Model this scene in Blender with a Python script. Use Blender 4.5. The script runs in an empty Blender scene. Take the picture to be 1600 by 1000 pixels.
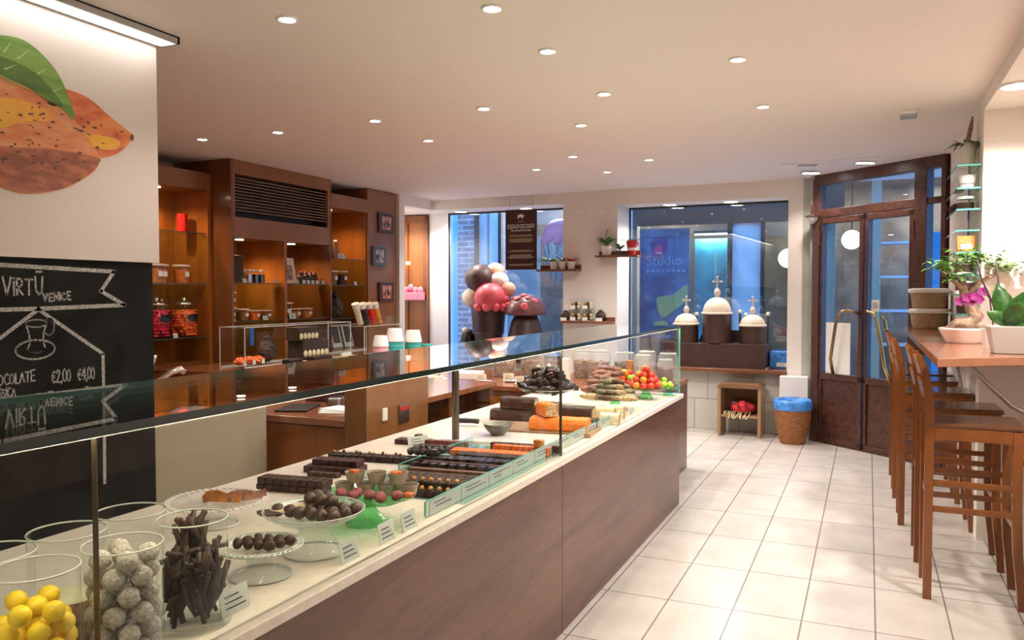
import bpy, bmesh, math, random
from mathutils import Vector, Matrix, Quaternion
SC = bpy.context.scene
COL = SC.collection
PI = math.pi

# ------------------------------------------------------------------ camera
cam_d = bpy.data.cameras.new('camera'); cam = bpy.data.objects.new('camera', cam_d); COL.objects.link(cam)
cam_d.sensor_fit = 'HORIZONTAL'; cam_d.sensor_width = 36; cam_d.lens = 28.125; cam_d.clip_start = 0.02
cam.location = (0, 0, 1.40)
cam.rotation_euler = (PI/2 - math.atan(42/1250), 0, math.atan(557/1250))
SC.camera = cam

# ------------------------------------------------------------------ view, world, exposure
SC.view_settings.view_transform = 'Standard'; SC.view_settings.look = 'None'
SC.view_settings.gamma = 1; SC.view_settings.use_curve_mapping = False
SC.view_settings.exposure = 0.52
SC.cycles.transparent_max_bounces = 64
SC.cycles.max_bounces = 10
SC.cycles.caustics_reflective = False; SC.cycles.caustics_refractive = False
SC.cycles.sample_clamp_indirect = 4.0
W = bpy.data.worlds.new('dusk_sky'); SC.world = W; W.use_nodes = True
bg = W.node_tree.nodes['Background']; bg.inputs[0].default_value = (0.17, 0.44, 1.0, 1); bg.inputs[1].default_value = 2.9
SPOT_W = 21.0          # ceiling downlights
NICHE_W = 110.0         # recess lamps of the bar bay
WARM = (1.0, 0.87, 0.78)

# ------------------------------------------------------------------ materials
MATS = {}
def new_mat(name):
    m = bpy.data.materials.new(name); m.use_nodes = True; MATS[name] = m
    nt = m.node_tree; nt.nodes.clear()
    out = nt.nodes.new('ShaderNodeOutputMaterial')
    return m, nt, out
def lk(nt, a, b): nt.links.new(a, b)
def plain(name, col, rough=.5, metal=0, spec=.5, var=0, scale=20, bump=0, coat=0, sss=0, col2=None, stretch=None, detail=4):
    m, nt, out = new_mat(name); b = nt.nodes.new('ShaderNodeBsdfPrincipled')
    b.inputs['Base Color'].default_value = (*col, 1); b.inputs['Roughness'].default_value = rough
    b.inputs['Metallic'].default_value = metal; b.inputs['Specular IOR Level'].default_value = spec
    b.inputs['Coat Weight'].default_value = coat; b.inputs['Coat Roughness'].default_value = .08
    if sss:
        b.inputs['Subsurface Weight'].default_value = sss; b.inputs['Subsurface Radius'].default_value = (.02, .012, .006)
    lk(nt, b.outputs[0], out.inputs[0])
    if var or bump or col2:
        tc = nt.nodes.new('ShaderNodeTexCoord'); n = nt.nodes.new('ShaderNodeTexNoise')
        n.inputs['Scale'].default_value = scale; n.inputs['Detail'].default_value = detail
        src = tc.outputs['Object']
        if stretch:
            mp = nt.nodes.new('ShaderNodeMapping'); mp.inputs['Scale'].default_value = stretch
            lk(nt, src, mp.inputs[0]); src = mp.outputs[0]
        lk(nt, src, n.inputs['Vector'])
        if var or col2:
            r = nt.nodes.new('ShaderNodeValToRGB')
            c2 = col2 or tuple(min(1, c*(1+var)) for c in col)
            c1 = col if col2 else tuple(c*(1-var) for c in col)
            r.color_ramp.elements[0].position = .38; r.color_ramp.elements[1].position = .64
            r.color_ramp.elements[0].color = (*c1, 1); r.color_ramp.elements[1].color = (*c2, 1)
            lk(nt, n.outputs[0], r.inputs[0]); lk(nt, r.outputs[0], b.inputs['Base Color'])
        if bump:
            bp = nt.nodes.new('ShaderNodeBump'); bp.inputs['Strength'].default_value = bump; bp.inputs['Distance'].default_value = .01
            lk(nt, n.outputs[0], bp.inputs['Height']); lk(nt, bp.outputs[0], b.inputs['Normal'])
    return m
def wood(name, dark, light, axis='z', scale=6, rough=.35, coat=.3, lo=.36, hi=.72):
    m, nt, out = new_mat(name); b = nt.nodes.new('ShaderNodeBsdfPrincipled'); lk(nt, b.outputs[0], out.inputs[0])
    tc = nt.nodes.new('ShaderNodeTexCoord'); mp = nt.nodes.new('ShaderNodeMapping')
    s = {'x': (.12, 1, 1), 'y': (1, .12, 1), 'z': (1, 1, .12)}[axis]
    mp.inputs['Scale'].default_value = s; lk(nt, tc.outputs['Object'], mp.inputs[0])
    n1 = nt.nodes.new('ShaderNodeTexNoise'); n1.inputs['Scale'].default_value = scale; n1.inputs['Detail'].default_value = 5; n1.inputs['Distortion'].default_value = 1.2
    n2 = nt.nodes.new('ShaderNodeTexNoise'); n2.inputs['Scale'].default_value = scale*14; n2.inputs['Detail'].default_value = 3
    lk(nt, mp.outputs[0], n1.inputs['Vector']); lk(nt, mp.outputs[0], n2.inputs['Vector'])
    mx = nt.nodes.new('ShaderNodeMath'); mx.operation = 'MULTIPLY_ADD'; mx.inputs[1].default_value = .35; lk(nt, n2.outputs[0], mx.inputs[0])
    ml = nt.nodes.new('ShaderNodeMath'); ml.operation = 'MULTIPLY'; ml.inputs[1].default_value = .75; lk(nt, n1.outputs[0], ml.inputs[0]); lk(nt, ml.outputs[0], mx.inputs[2])
    r = nt.nodes.new('ShaderNodeValToRGB'); r.color_ramp.elements[0].position = lo; r.color_ramp.elements[1].position = hi
    r.color_ramp.elements[0].color = (*dark, 1); r.color_ramp.elements[1].color = (*light, 1)
    lk(nt, mx.outputs[0], r.inputs[0]); lk(nt, r.outputs[0], b.inputs['Base Color'])
    b.inputs['Roughness'].default_value = rough; b.inputs['Coat Weight'].default_value = coat; b.inputs['Coat Roughness'].default_value = .12
    return m
def glass(name, tint=(1, 1, 1), f0=.04, refl=(1, 1, 1), rough=0.0, milk=0, graze=1.0):
    m, nt, out = new_mat(name)
    t = nt.nodes.new('ShaderNodeBsdfTransparent'); t.inputs[0].default_value = (*tint, 1)
    g = nt.nodes.new('ShaderNodeBsdfGlossy'); g.inputs['Roughness'].default_value = rough; g.inputs['Color'].default_value = (*refl, 1)
    lw = nt.nodes.new('ShaderNodeLayerWeight'); lw.inputs[0].default_value = .5
    p = nt.nodes.new('ShaderNodeMath'); p.operation = 'POWER'; p.inputs[1].default_value = 5; lk(nt, lw.outputs['Facing'], p.inputs[0])
    a = nt.nodes.new('ShaderNodeMath'); a.operation = 'MULTIPLY_ADD'; a.inputs[1].default_value = graze-f0; a.inputs[2].default_value = f0; lk(nt, p.outputs[0], a.inputs[0])
    mx = nt.nodes.new('ShaderNodeMixShader'); lk(nt, a.outputs[0], mx.inputs[0]); lk(nt, t.outputs[0], mx.inputs[1]); lk(nt, g.outputs[0], mx.inputs[2])
    if milk:
        d = nt.nodes.new('ShaderNodeBsdfDiffuse'); d.inputs[0].default_value = (.85, .86, .82, 1); m2 = nt.nodes.new('ShaderNodeMixShader'); m2.inputs[0].default_value = milk
        lk(nt, mx.outputs[0], m2.inputs[1]); lk(nt, d.outputs[0], m2.inputs[2]); mx = m2
    lk(nt, mx.outputs[0], out.inputs[0]); return m
def emit(name, col, s):
    m, nt, out = new_mat(name); e = nt.nodes.new('ShaderNodeEmission'); e.inputs[0].default_value = (*col, 1); e.inputs[1].default_value = s
    lk(nt, e.outputs[0], out.inputs[0]); return m
def bricky(name, c1, c2, mortar, bw, rh, ms, off=.5, rough=.5, bump=.3, map_rot=None, map_loc=(0, 0, 0), var=.06, spec=.5):
    m, nt, out = new_mat(name); b = nt.nodes.new('ShaderNodeBsdfPrincipled'); lk(nt, b.outputs[0], out.inputs[0])
    tc = nt.nodes.new('ShaderNodeTexCoord'); mp = nt.nodes.new('ShaderNodeMapping'); mp.vector_type = 'TEXTURE'
    mp.inputs['Location'].default_value = map_loc; mp.inputs['Rotation'].default_value = map_rot or (0, 0, 0)
    lk(nt, tc.outputs['Object'], mp.inputs[0])
    t = nt.nodes.new('ShaderNodeTexBrick'); lk(nt, mp.outputs[0], t.inputs['Vector'])
    t.offset = off; t.inputs['Color1'].default_value = (*c1, 1); t.inputs['Color2'].default_value = (*c2, 1); t.inputs['Mortar'].default_value = (*mortar, 1)
    t.inputs['Scale'].default_value = 1; t.inputs['Mortar Size'].default_value = ms; t.inputs['Mortar Smooth'].default_value = .1
    t.inputs['Brick Width'].default_value = bw; t.inputs['Row Height'].default_value = rh
    n = nt.nodes.new('ShaderNodeTexNoise'); n.inputs['Scale'].default_value = 5; n.inputs['Detail'].default_value = 6; lk(nt, tc.outputs['Object'], n.inputs['Vector'])
    r = nt.nodes.new('ShaderNodeValToRGB'); r.color_ramp.elements[0].color = (1-var,)*3+(1,); r.color_ramp.elements[1].color = (1, 1, 1, 1)
    r.color_ramp.elements[0].position = .35; r.color_ramp.elements[1].position = .65; lk(nt, n.outputs[0], r.inputs[0])
    mx = nt.nodes.new('ShaderNodeMix'); mx.data_type = 'RGBA'; mx.blend_type = 'MULTIPLY'; mx.inputs[0].default_value = 1
    lk(nt, t.outputs['Color'], mx.inputs[6]); lk(nt, r.outputs[0], mx.inputs[7]); lk(nt, mx.outputs[2], b.inputs['Base Color'])
    b.inputs['Roughness'].default_value = rough; b.inputs['Specular IOR Level'].default_value = spec
    bp = nt.nodes.new('ShaderNodeBump'); bp.inputs['Strength'].default_value = bump; bp.inputs['Distance'].default_value = .004; bp.invert = True
    lk(nt, t.outputs['Fac'], bp.inputs['Height']); lk(nt, bp.outputs[0], b.inputs['Normal']); return m

def weave(name, c1, c2, mortar, bw=.028, rh=.0125):
    m, nt, out = new_mat(name); b = nt.nodes.new('ShaderNodeBsdfPrincipled'); lk(nt, b.outputs[0], out.inputs[0]); b.inputs['Roughness'].default_value = .6
    tc = nt.nodes.new('ShaderNodeTexCoord'); sp = nt.nodes.new('ShaderNodeSeparateXYZ'); lk(nt, tc.outputs['Object'], sp.inputs[0])
    at = nt.nodes.new('ShaderNodeMath'); at.operation = 'ARCTAN2'; lk(nt, sp.outputs[1], at.inputs[0]); lk(nt, sp.outputs[0], at.inputs[1])
    sc_ = nt.nodes.new('ShaderNodeMath'); sc_.operation = 'MULTIPLY'; sc_.inputs[1].default_value = .15; lk(nt, at.outputs[0], sc_.inputs[0])
    cb_ = nt.nodes.new('ShaderNodeCombineXYZ'); lk(nt, sc_.outputs[0], cb_.inputs[0]); lk(nt, sp.outputs[2], cb_.inputs[1])
    t = nt.nodes.new('ShaderNodeTexBrick'); lk(nt, cb_.outputs[0], t.inputs['Vector']); t.offset = .5
    for k, v in (('Color1', c1), ('Color2', c2), ('Mortar', mortar)): t.inputs[k].default_value = (*v, 1)
    for k, v in (('Scale', 1), ('Mortar Size', .0022), ('Mortar Smooth', .8), ('Brick Width', bw), ('Row Height', rh)): t.inputs[k].default_value = v
    lk(nt, t.outputs['Color'], b.inputs['Base Color']); bp = nt.nodes.new('ShaderNodeBump'); bp.inputs['Strength'].default_value = .9; bp.inputs['Distance'].default_value = .006; bp.invert = True
    lk(nt, t.outputs['Fac'], bp.inputs['Height']); lk(nt, bp.outputs[0], b.inputs['Normal']); return m

M = MATS
plain('wall_white', (.80, .75, .70), .6, var=.015, scale=3)
plain('ceiling_white', (.785, .725, .695), .65)
plain('panel_white', (.68, .61, .57), .55)
plain('jamb_white', (.86, .84, .82), .5)
plain('grey_plaster', (.42, .44, .40), .6, var=.06, scale=8)
bricky('floor_tile', (.61, .565, .515), (.575, .53, .48), (.21, .185, .165), .54, .2875, .0035, 0, .25, .15, (0, 0, PI/2), (-.818, 3.588, 0), .13)
bricky('plinth_tile', (.52, .50, .46), (.50, .48, .44), (.22, .21, .20), .45, .315, .004, .3, .45, .2, (PI/2, 0, 0), (0, 0, 0))
wood('walnut', (.068, .026, .014), (.130, .055, .031), 'y', 6, .38, .2, .44, .66)
wood('walnut_side', (.09, .036, .018), (.15, .066, .033), 'z', 5, .38, .25)
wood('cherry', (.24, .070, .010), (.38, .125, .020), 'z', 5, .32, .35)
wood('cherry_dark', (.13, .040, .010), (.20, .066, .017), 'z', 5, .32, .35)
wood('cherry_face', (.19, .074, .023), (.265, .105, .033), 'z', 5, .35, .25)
wood('ledge_wood', (.22, .075, .032), (.31, .115, .05), 'y', 5, .22, .6)
wood('stool_wood', (.155, .043, .006), (.235, .072, .012), 'z', 7, .3, .5)
wood('seat_wood', (.10, .038, .016), (.15, .056, .022), 'x', 7, .22, .6)
wood('shelf_wood', (.13, .045, .02), (.20, .075, .035), 'x', 7, .35, .3)
wood('box_wood', (.14, .07, .03), (.22, .115, .05), 'z', 7, .45, .2)
wood('pale_wood', (.27, .145, .065), (.39, .23, .115), 'z', 7, .45, .2)
plain('door_iron', (.070, .026, .016), .38, var=.3, scale=25, bump=.08)
plain('stone_slab', (.74, .66, .56), .3, var=.05, scale=40)
plain('beige_panel', (.36, .305, .215), .4)
plain('black_board', (.009, .010, .009), .75, var=.5, scale=6, spec=.2)
plain('chalk', (.60, .59, .56), .95, bump=.5, scale=180, col2=(.22, .22, .21))
plain('black', (.01, .01, .01), .4)
plain('vent_dark', (.27, .15, .085), .45)
plain('brass', (.62, .38, .12), .25, 1)
plain('bronze', (.30, .20, .11), .3, 1)
plain('chrome', (.75, .75, .76), .12, 1)
plain('steel', (.35, .34, .33), .3, 1)
plain('post_bronze', (.14, .105, .075), .3, .8)
plain('grey_paint', (.45, .45, .45), .35, .4)
plain('white_plastic', (.82, .80, .77), .4)
plain('paper_white', (.80, .78, .72), .7)
plain('ink', (.05, .05, .06), .7)
plain('tag_white', (.58, .62, .54), .55)
glass('glass_clear', (.985, .995, .99), .008, graze=.40)
glass('glass_top', (.85, .90, .88), .045)
glass('glass_jar', (.96, .98, .97), .025, graze=.7)
glass('glass_milky', (.96, .98, .97), .04, milk=.16)
glass('glass_window', (.92, .95, .96), .07)
glass('glass_green', (.45, .86, .55), .07)
glass('glass_strip', (.80, .93, .90), .08)
plain('glass_edge', (.003, .030, .032), .12, spec=.6)
plain('shelf_edge', (.06, .062, .055), .15)
plain('glass_edge_light', (.10, .42, .38), .08, spec=.8)
plain('glass_rim', (.55, .58, .52), .08, spec=.9)
plain('choc_dark', (.024, .011, .008), .42, spec=.3, var=.25, scale=60)
plain('choc_gloss', (.012, .006, .004), .22, spec=.35, var=.3, scale=60, coat=.25)
plain('choc_brown', (.050, .020, .012), .42, spec=.3, var=.25, scale=60)
plain('choc_purple', (.060, .017, .017), .42, spec=.3, var=.25, scale=60)
plain('choc_red', (.16, .035, .035), .5, var=.25, scale=80)
plain('choc_milk', (.15, .058, .026), .35, var=.2, scale=60)
plain('choc_matte', (.060, .026, .016), .42, var=.2, scale=30)
plain('choc_dusty', (.045, .023, .015), .6, var=.35, scale=120, bump=.3)
plain('truffle_dust', (.40, .36, .31), .95, col2=(.62, .58, .52), scale=160, bump=.7)
plain('yellow_candy', (.90, .62, .012), .45, var=.06, scale=40)
plain('hazelnut', (.52, .24, .055), .45, var=.3, scale=120)
plain('orange_jelly', (.72, .17, .03), .35, var=.25, scale=90, bump=.3)
plain('orange_coat', (.85, .21, .012), .5, var=.12, scale=60, bump=.3)
plain('nougat', (.62, .46, .24), .6, col2=(.26, .12, .05), scale=90, bump=.3)
plain('nougat_white', (.72, .64, .40), .55, var=.1, scale=40)
plain('pink_crystal', (.45, .10, .13), .6, col2=(.20, .05, .05), scale=150, bump=.5)
plain('bowl_grey', (.10, .095, .075), .35)
plain('bowl_inner', (.33, .32, .26), .4)
plain('bean_green', (.17, .15, .085), .55, var=.4, scale=50)
plain('salami', (.28, .11, .065), .55, var=.4, scale=60)
plain('fruit_red', (.55, .018, .014), .3, col2=(.68, .07, .025), scale=35)
plain('fruit_orange', (.80, .26, .02), .4, var=.2, scale=40)
plain('fruit_green', (.32, .58, .02), .35, var=.15, scale=40)
plain('biscuit', (.26, .11, .035), .7, var=.5, scale=80, bump=.5)
plain('biscuit_dark', (.10, .05, .02), .7, var=.5, scale=80, bump=.5)
plain('candy_red', (.62, .012, .05), .3, var=.5, scale=60)
plain('candy_orange', (.75, .06, .012), .3, col2=(.85, .22, .03), scale=45)
plain('candy_plum', (.12, .03, .04), .4, var=.4, scale=60)
plain('honey', (.55, .20, .04), .4, var=.3, scale=40)
plain('red_gloss', (.65, .015, .015), .25)
plain('blue_gloss', (.02, .10, .38), .3)
plain('tub_lid', (.75, .62, .52), .3)
plain('cup_teal', (.035, .34, .31), .45)
plain('cup_pink', (.72, .36, .42), .45)
plain('cup_white', (.78, .76, .74), .5)
plain('pink_net', (.80, .25, .33), .7, var=.2, scale=120)
weave('wicker_brown', (.40, .16, .045), (.27, .095, .025), (.085, .028, .008), .030, .015)
weave('wicker_pale', (.66, .49, .29), (.52, .36, .19), (.26, .16, .08), .014, .011)
plain('cloth_white', (.80, .78, .74), .85)
plain('bag_blue', (.05, .24, .66), .4, var=.3, scale=25)
plain('cloth_red', (.50, .02, .03), .8, var=.4, scale=30)
plain('ceramic_white', (.78, .72, .70), .2, spec=.6)
plain('ceramic_red', (.55, .02, .03), .25)
plain('terracotta_white', (.72, .68, .63), .5)
plain('leaf', (.034, .125, .018), .35, var=.35, scale=30, spec=.5)
plain('leaf_light', (.14, .30, .05), .4, var=.3, scale=30)
plain('leaf_grey', (.12, .16, .09), .5, var=.3, scale=30)
plain('bark', (.27, .18, .12), .8, var=.35, scale=50, bump=.5)
plain('stem_dark', (.05, .02, .02), .5)
plain('petal_magenta', (.42, .035, .30), .6, var=.3, scale=60)
plain('flower_yellow', (.70, .48, .06), .6)
plain('dome_cream', (.66, .57, .46), .55, var=.06, scale=30, bump=.1)
plain('sculpt_brown', (.050, .022, .017), .45, var=.15, scale=14)
plain('scoop_brown', (.075, .030, .024), .5, var=.3, scale=20, bump=.4)
plain('scoop_pink', (.75, .11, .13), .45, var=.1, scale=20)
plain('scoop_white', (.80, .70, .62), .5)
plain('scoop_peach', (.80, .44, .30), .5)
plain('scoop_cream', (.68, .58, .44), .5)
plain('cap_mauve', (.17, .055, .055), .35)
plain('sign_brown', (.050, .015, .010), .45, var=.2, scale=10)
plain('sign_letter', (.85, .78, .72), .6)
plain('photo_warm', (.25, .05, .03), .3, col2=(.60, .34, .22), scale=22)
plain('photo_cool', (.10, .14, .18), .3, col2=(.55, .45, .36), scale=22)
plain('frame_dark', (.045, .02, .018), .35)
plain('frame_grey', (.08, .11, .13), .35)
plain('tube_black', (.015, .013, .013), .3)
plain('tube_cream', (.70, .62, .48), .4)
plain('tube_yellow', (.72, .30, .02), .35)
plain('parchment', (.62, .50, .36), .6)
plain('cup_paper', (.42, .34, .26), .5, var=.15, scale=60)
plain('pod_skin', (.56, .11, .045), .6, col2=(.74, .25, .085), scale=9, stretch=(1, 1, 3), detail=8)
plain('pod_front', (.66, .20, .085), .6, col2=(.74, .33, .15), scale=9, stretch=(1, 1, 3), detail=8)
plain('pod_leaf_dark', (.045, .115, .022), .6, col2=(.10, .19, .035), scale=10, stretch=(1, .4, 3))
plain('pod_dark', (.24, .075, .045), .6, col2=(.46, .15, .075), scale=14, stretch=(1, 1, 3), detail=8)
plain('pod_gold', (.80, .42, .05), .6, col2=(.74, .30, .08), scale=9)
plain('pod_spot', (.13, .06, .05), .7)
plain('pod_leaf', (.10, .22, .035), .6, col2=(.20, .33, .07), scale=10, stretch=(1, .4, 3))
plain('pod_leaf_vein', (.40, .52, .20), .6)
emit('lamp_glow', (1.0, .95, .88), 22)
emit('lamp_small', (1.0, .86, .68), 14)
emit('strip_glow', (1.0, .94, .87), 6)
emit('led_case', (1.0, .86, .60), 48)
emit('globe_glow', (1.0, .97, .92), 2.2)
# the street outside
plain('street_wall', (.55, .56, .58), .8, var=.12, scale=4)
plain('street_trim', (.62, .60, .58), .8, var=.1, scale=6)
bricky('street_brick', (.30, .20, .22), (.20, .14, .17), (.42, .40, .40), .26, .085, .014, .5, .85, .5, (PI/2, 0, 0), (0, 0, 0), .4)
plain('street_ground', (.25, .25, .26), .6, var=.2, scale=8)
plain('street_dark', (.050, .044, .038), .75, spec=.15)
plain('street_grey', (.16, .17, .18), .5)
plain('shop_grey', (.17, .155, .135), .8, var=.3, scale=3, spec=.1)
plain('pipe_blue', (.06, .42, .80), .4)
plain('poster_blue', (.11, .165, .30), .5, var=.3, scale=5)
plain('poster_text', (.34, .42, .58), .6)
plain('pot_grey', (.46, .42, .38), .5)
plain('label_green', (.42, .49, .44), .3)
plain('poster_yellow', (.55, .50, .18), .5)
plain('poster_violet', (.13, .06, .22), .5)
plain('aqua_panel', (.10, .38, .46), .4, var=.25, scale=3)
plain('pink_ice', (.95, .20, .26), .5)
plain('cone_wafer', (.62, .40, .30), .6, var=.3, scale=30)

# ------------------------------------------------------------------ mesh helpers
class MB:
    def __init__(s): s.bm = bmesh.new(); s.T = Matrix.Identity(4)
    def v(s, p): return s.bm.verts.new(s.T @ Vector(p))
    def f(s, vs):
        try: return s.bm.faces.new(vs)
        except ValueError: return None
    def box(s, x0, x1, y0, y1, z0, z1):
        if x0 > x1: x0, x1 = x1, x0
        if y0 > y1: y0, y1 = y1, y0
        if z0 > z1: z0, z1 = z1, z0
        a = [s.v((x, y, z)) for z in (z0, z1) for y in (y0, y1) for x in (x0, x1)]
        for q in ((0, 2, 3, 1), (4, 5, 7, 6), (0, 1, 5, 4), (2, 6, 7, 3), (0, 4, 6, 2), (1, 3, 7, 5)): s.f([a[i] for i in q])
        return s
    def hexa(s, lo, hi):   # two quads of 4 points each
        a = [s.v(p) for p in lo]; b = [s.v(p) for p in hi]
        s.f(a[::-1]); s.f(b)
        for i in range(4): j = (i+1) % 4; s.f([a[i], a[j], b[j], b[i]])
        return s
    def lathe(s, prof, c=(0, 0, 0), n=24, wob=None):
        rings = []
        for r, z in prof:
            if r < 1e-6: rings.append([s.v((c[0], c[1], c[2]+z))])
            else:
                rr = []
                for k in range(n):
                    a = 2*PI*k/n; q = r*(wob(a, z) if wob else 1)
                    rr.append(s.v((c[0]+q*math.cos(a), c[1]+q*math.sin(a), c[2]+z)))
                rings.append(rr)
        for A, B in zip(rings, rings[1:]):
            for k in range(n):
                k2 = (k+1) % n
                if len(A) == 1 and len(B) == 1: continue
                if len(A) == 1: s.f([A[0], B[k], B[k2]])
                elif len(B) == 1: s.f([A[k], A[k2], B[0]])
                else: s.f([A[k], A[k2], B[k2], B[k]])
        return s
    def tube(s, pts, r, n=8, cap=True, flat=1.0):
        pts = [Vector(p) for p in pts]; rs = r if isinstance(r, (list, tuple)) else [r]*len(pts)
        rings = []; up = None
        for i, p in enumerate(pts):
            d = (pts[min(i+1, len(pts)-1)]-pts[max(i-1, 0)])
            d = d.normalized() if d.length > 1e-9 else Vector((0, 0, 1))
            if up is None: up = d.orthogonal().normalized()
            else:
                up = up-d*up.dot(d); up = up.normalized() if up.length > 1e-6 else d.orthogonal().normalized()
            sd = d.cross(up)
            rings.append([s.v(p+up*rs[i]*math.cos(2*PI*k/n)+sd*rs[i]*flat*math.sin(2*PI*k/n)) for k in range(n)])
        for A, B in zip(rings, rings[1:]):
            for k in range(n): s.f([A[k], A[(k+1) % n], B[(k+1) % n], B[k]])
        if cap: s.f(rings[0][::-1]); s.f(rings[-1])
        return s
    def ball(s, c, r, sc=(1, 1, 1), n=12, m=8, jit=0, rnd=None, rot=None):
        R = rot or Matrix.Identity(3)
        def P(x, y, z):
            j = 1+(rnd.uniform(-jit, jit) if rnd else 0)
            return Vector(c)+R @ Vector((x*r*sc[0]*j, y*r*sc[1]*j, z*r*sc[2]*j))
        top = s.v(P(0, 0, 1)); bot = s.v(P(0, 0, -1)); rings = []
        for i in range(1, m):
            t = PI*i/m; rings.append([s.v(P(math.sin(t)*math.cos(2*PI*k/n), math.sin(t)*math.sin(2*PI*k/n), math.cos(t))) for k in range(n)])
        for k in range(n):
            s.f([top, rings[0][k], rings[0][(k+1) % n]]); s.f([bot, rings[-1][(k+1) % n], rings[-1][k]])
        for A, B in zip(rings, rings[1:]):
            for k in range(n): s.f([A[k], B[k], B[(k+1) % n], A[(k+1) % n]])
        return s
    def prism(s, poly, fn, t0, t1):   # poly of 2-D points, fn(u,v,t)->xyz
        a = [s.v(fn(u, v, t0)) for u, v in poly]; b = [s.v(fn(u, v, t1)) for u, v in poly]
        s.f(a[::-1]); s.f(b)
        for i in range(len(poly)): j = (i+1) % len(poly); s.f([a[i], a[j], b[j], b[i]])
        return s
    def torus(s, c, R, r, n=28, m=8, sx=1, sy=1):
        rings = []
        for i in range(n):
            a = 2*PI*i/n
            rings.append([s.v((c[0]+sx*(R+r*math.cos(2*PI*k/m))*math.cos(a), c[1]+sy*(R+r*math.cos(2*PI*k/m))*math.sin(a), c[2]+r*math.sin(2*PI*k/m))) for k in range(m)])
        for i in range(n):
            A, B = rings[i], rings[(i+1) % n]
            for k in range(m): s.f([A[k], B[k], B[(k+1) % m], A[(k+1) % m]])
        return s
    def leaf(s, p, d, L, w, droop=.3, up=(0, 0, 1), fold=.15):
        p = Vector(p); d = Vector(d).normalized(); up = Vector(up); sd = d.cross(up)
        sd = sd.normalized() if sd.length > 1e-4 else Vector((1, 0, 0)); nu = sd.cross(d)
        prev = None
        for i in range(6):
            t = i/5; c = p+d*L*t-Vector((0, 0, 1))*droop*L*t*t; ww = w*math.sin(PI*min(1, max(.04, .08+.9*t)))*(1 if t < 1 else .1)
            row = [s.v(c-sd*ww+nu*fold*ww), s.v(c), s.v(c+sd*ww+nu*fold*ww)]
            if prev:
                s.f([prev[0], prev[1], row[1], row[0]]); s.f([prev[1], prev[2], row[2], row[1]])
            prev = row
        return s
    def build(s, name, m, parent=None, loc=None, rot=0, smooth=False, bevel=0, seg=2, label=None, thick=0):
        bmesh.ops.recalc_face_normals(s.bm, faces=s.bm.faces[:])
        me = bpy.data.meshes.new(name); s.bm.to_mesh(me); s.bm.free()
        me.materials.append(M[m] if isinstance(m, str) else m)
        o = bpy.data.objects.new(name, me); COL.objects.link(o)
        if smooth:
            for p in me.polygons: p.use_smooth = True
        if bevel:
            b = o.modifiers.new('bevel', 'BEVEL'); b.width = bevel; b.segments = seg; b.limit_method = 'ANGLE'; b.angle_limit = .6
        if thick:
            t = o.modifiers.new('solid', 'SOLIDIFY'); t.thickness = thick; t.offset = 0
        if parent: kid(o, parent)
        if loc is not None: o.location = loc
        if rot: o.rotation_euler = rot if isinstance(rot, (tuple, list)) else (0, 0, rot)
        if label: o['label'] = label
        return o
def tag(o, label, cat, group=None, kind=None):
    o['label'] = label; o['category'] = cat
    if group: o['group'] = group
    if kind: o['kind'] = kind
    return o
def thing(name, label, cat, loc=(0, 0, 0), rot=0, group=None):
    o = bpy.data.objects.new(name, None); COL.objects.link(o); o.empty_display_size = .05
    o.location = loc; o.rotation_euler = rot if isinstance(rot, (tuple, list)) else (0, 0, rot)
    return tag(o, label, cat, group)
def struct(o): o['kind'] = 'structure'; return o
CH = {}
def kid(o, p): o.parent = p; CH.setdefault(p.name, []).append(o)
def dup(o, loc=None, rot=None, label=None, group=None, parent=None, scale=None):
    c = o.copy(); COL.objects.link(c)
    if parent: kid(c, parent)
    if loc is not None: c.location = loc
    if rot is not None: c.rotation_euler = rot if isinstance(rot, (tuple, list)) else (0, 0, rot)
    if scale is not None: c.scale = (scale,)*3 if isinstance(scale, (int, float)) else scale
    if label: c['label'] = label
    if group: c['group'] = group
    for k in CH.get(o.name, []): dup(k, parent=c)
    return c
def text(name, body, size, m, parent, loc, rot, align='CENTER', ext=.0008):
    cu = bpy.data.curves.new(name, 'FONT'); cu.body = body; cu.size = size; cu.align_x = align; cu.extrude = ext
    tmp = bpy.data.objects.new(name+'_source', cu); COL.objects.link(tmp); bpy.context.view_layer.update()
    me = bpy.data.meshes.new_from_object(tmp); me.name = name; bpy.data.objects.remove(tmp); bpy.data.curves.remove(cu)
    me.materials.clear(); me.materials.append(M[m]); o = bpy.data.objects.new(name, me); COL.objects.link(o); kid(o, parent)
    o.location = loc; o.rotation_euler = rot; return o
def spot(name, parent, loc, power, col=WARM, angle=130, blend=.6, size=.04, rot=(0, 0, 0)):
    d = bpy.data.lights.new(name, 'SPOT'); d.energy = power; d.color = col; d.spot_size = math.radians(angle); d.spot_blend = blend; d.shadow_soft_size = size
    o = bpy.data.objects.new(name, d); COL.objects.link(o); kid(o, parent); o.location = loc; o.rotation_euler = rot; return o

CEIL = 2.5
# frame of the back wall: u along the wall (0 at its right end), d outwards to the street
BA = -math.atan(.0388); BO = Vector((-.60, 8.21, 0))
def bwp(u, d, z): return BO+Matrix.Rotation(BA, 3, 'Z') @ Vector((u, d, z))

# ================================================================== the room
struct(MB().box(-5.8, 2.0, -2.6, 8.95, -.12, 0).build('floor', 'floor_tile'))
struct(MB().box(-5.8, 2.0, -2.6, 8.52, CEIL, CEIL+.2).build('ceiling', 'ceiling_white'))
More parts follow.
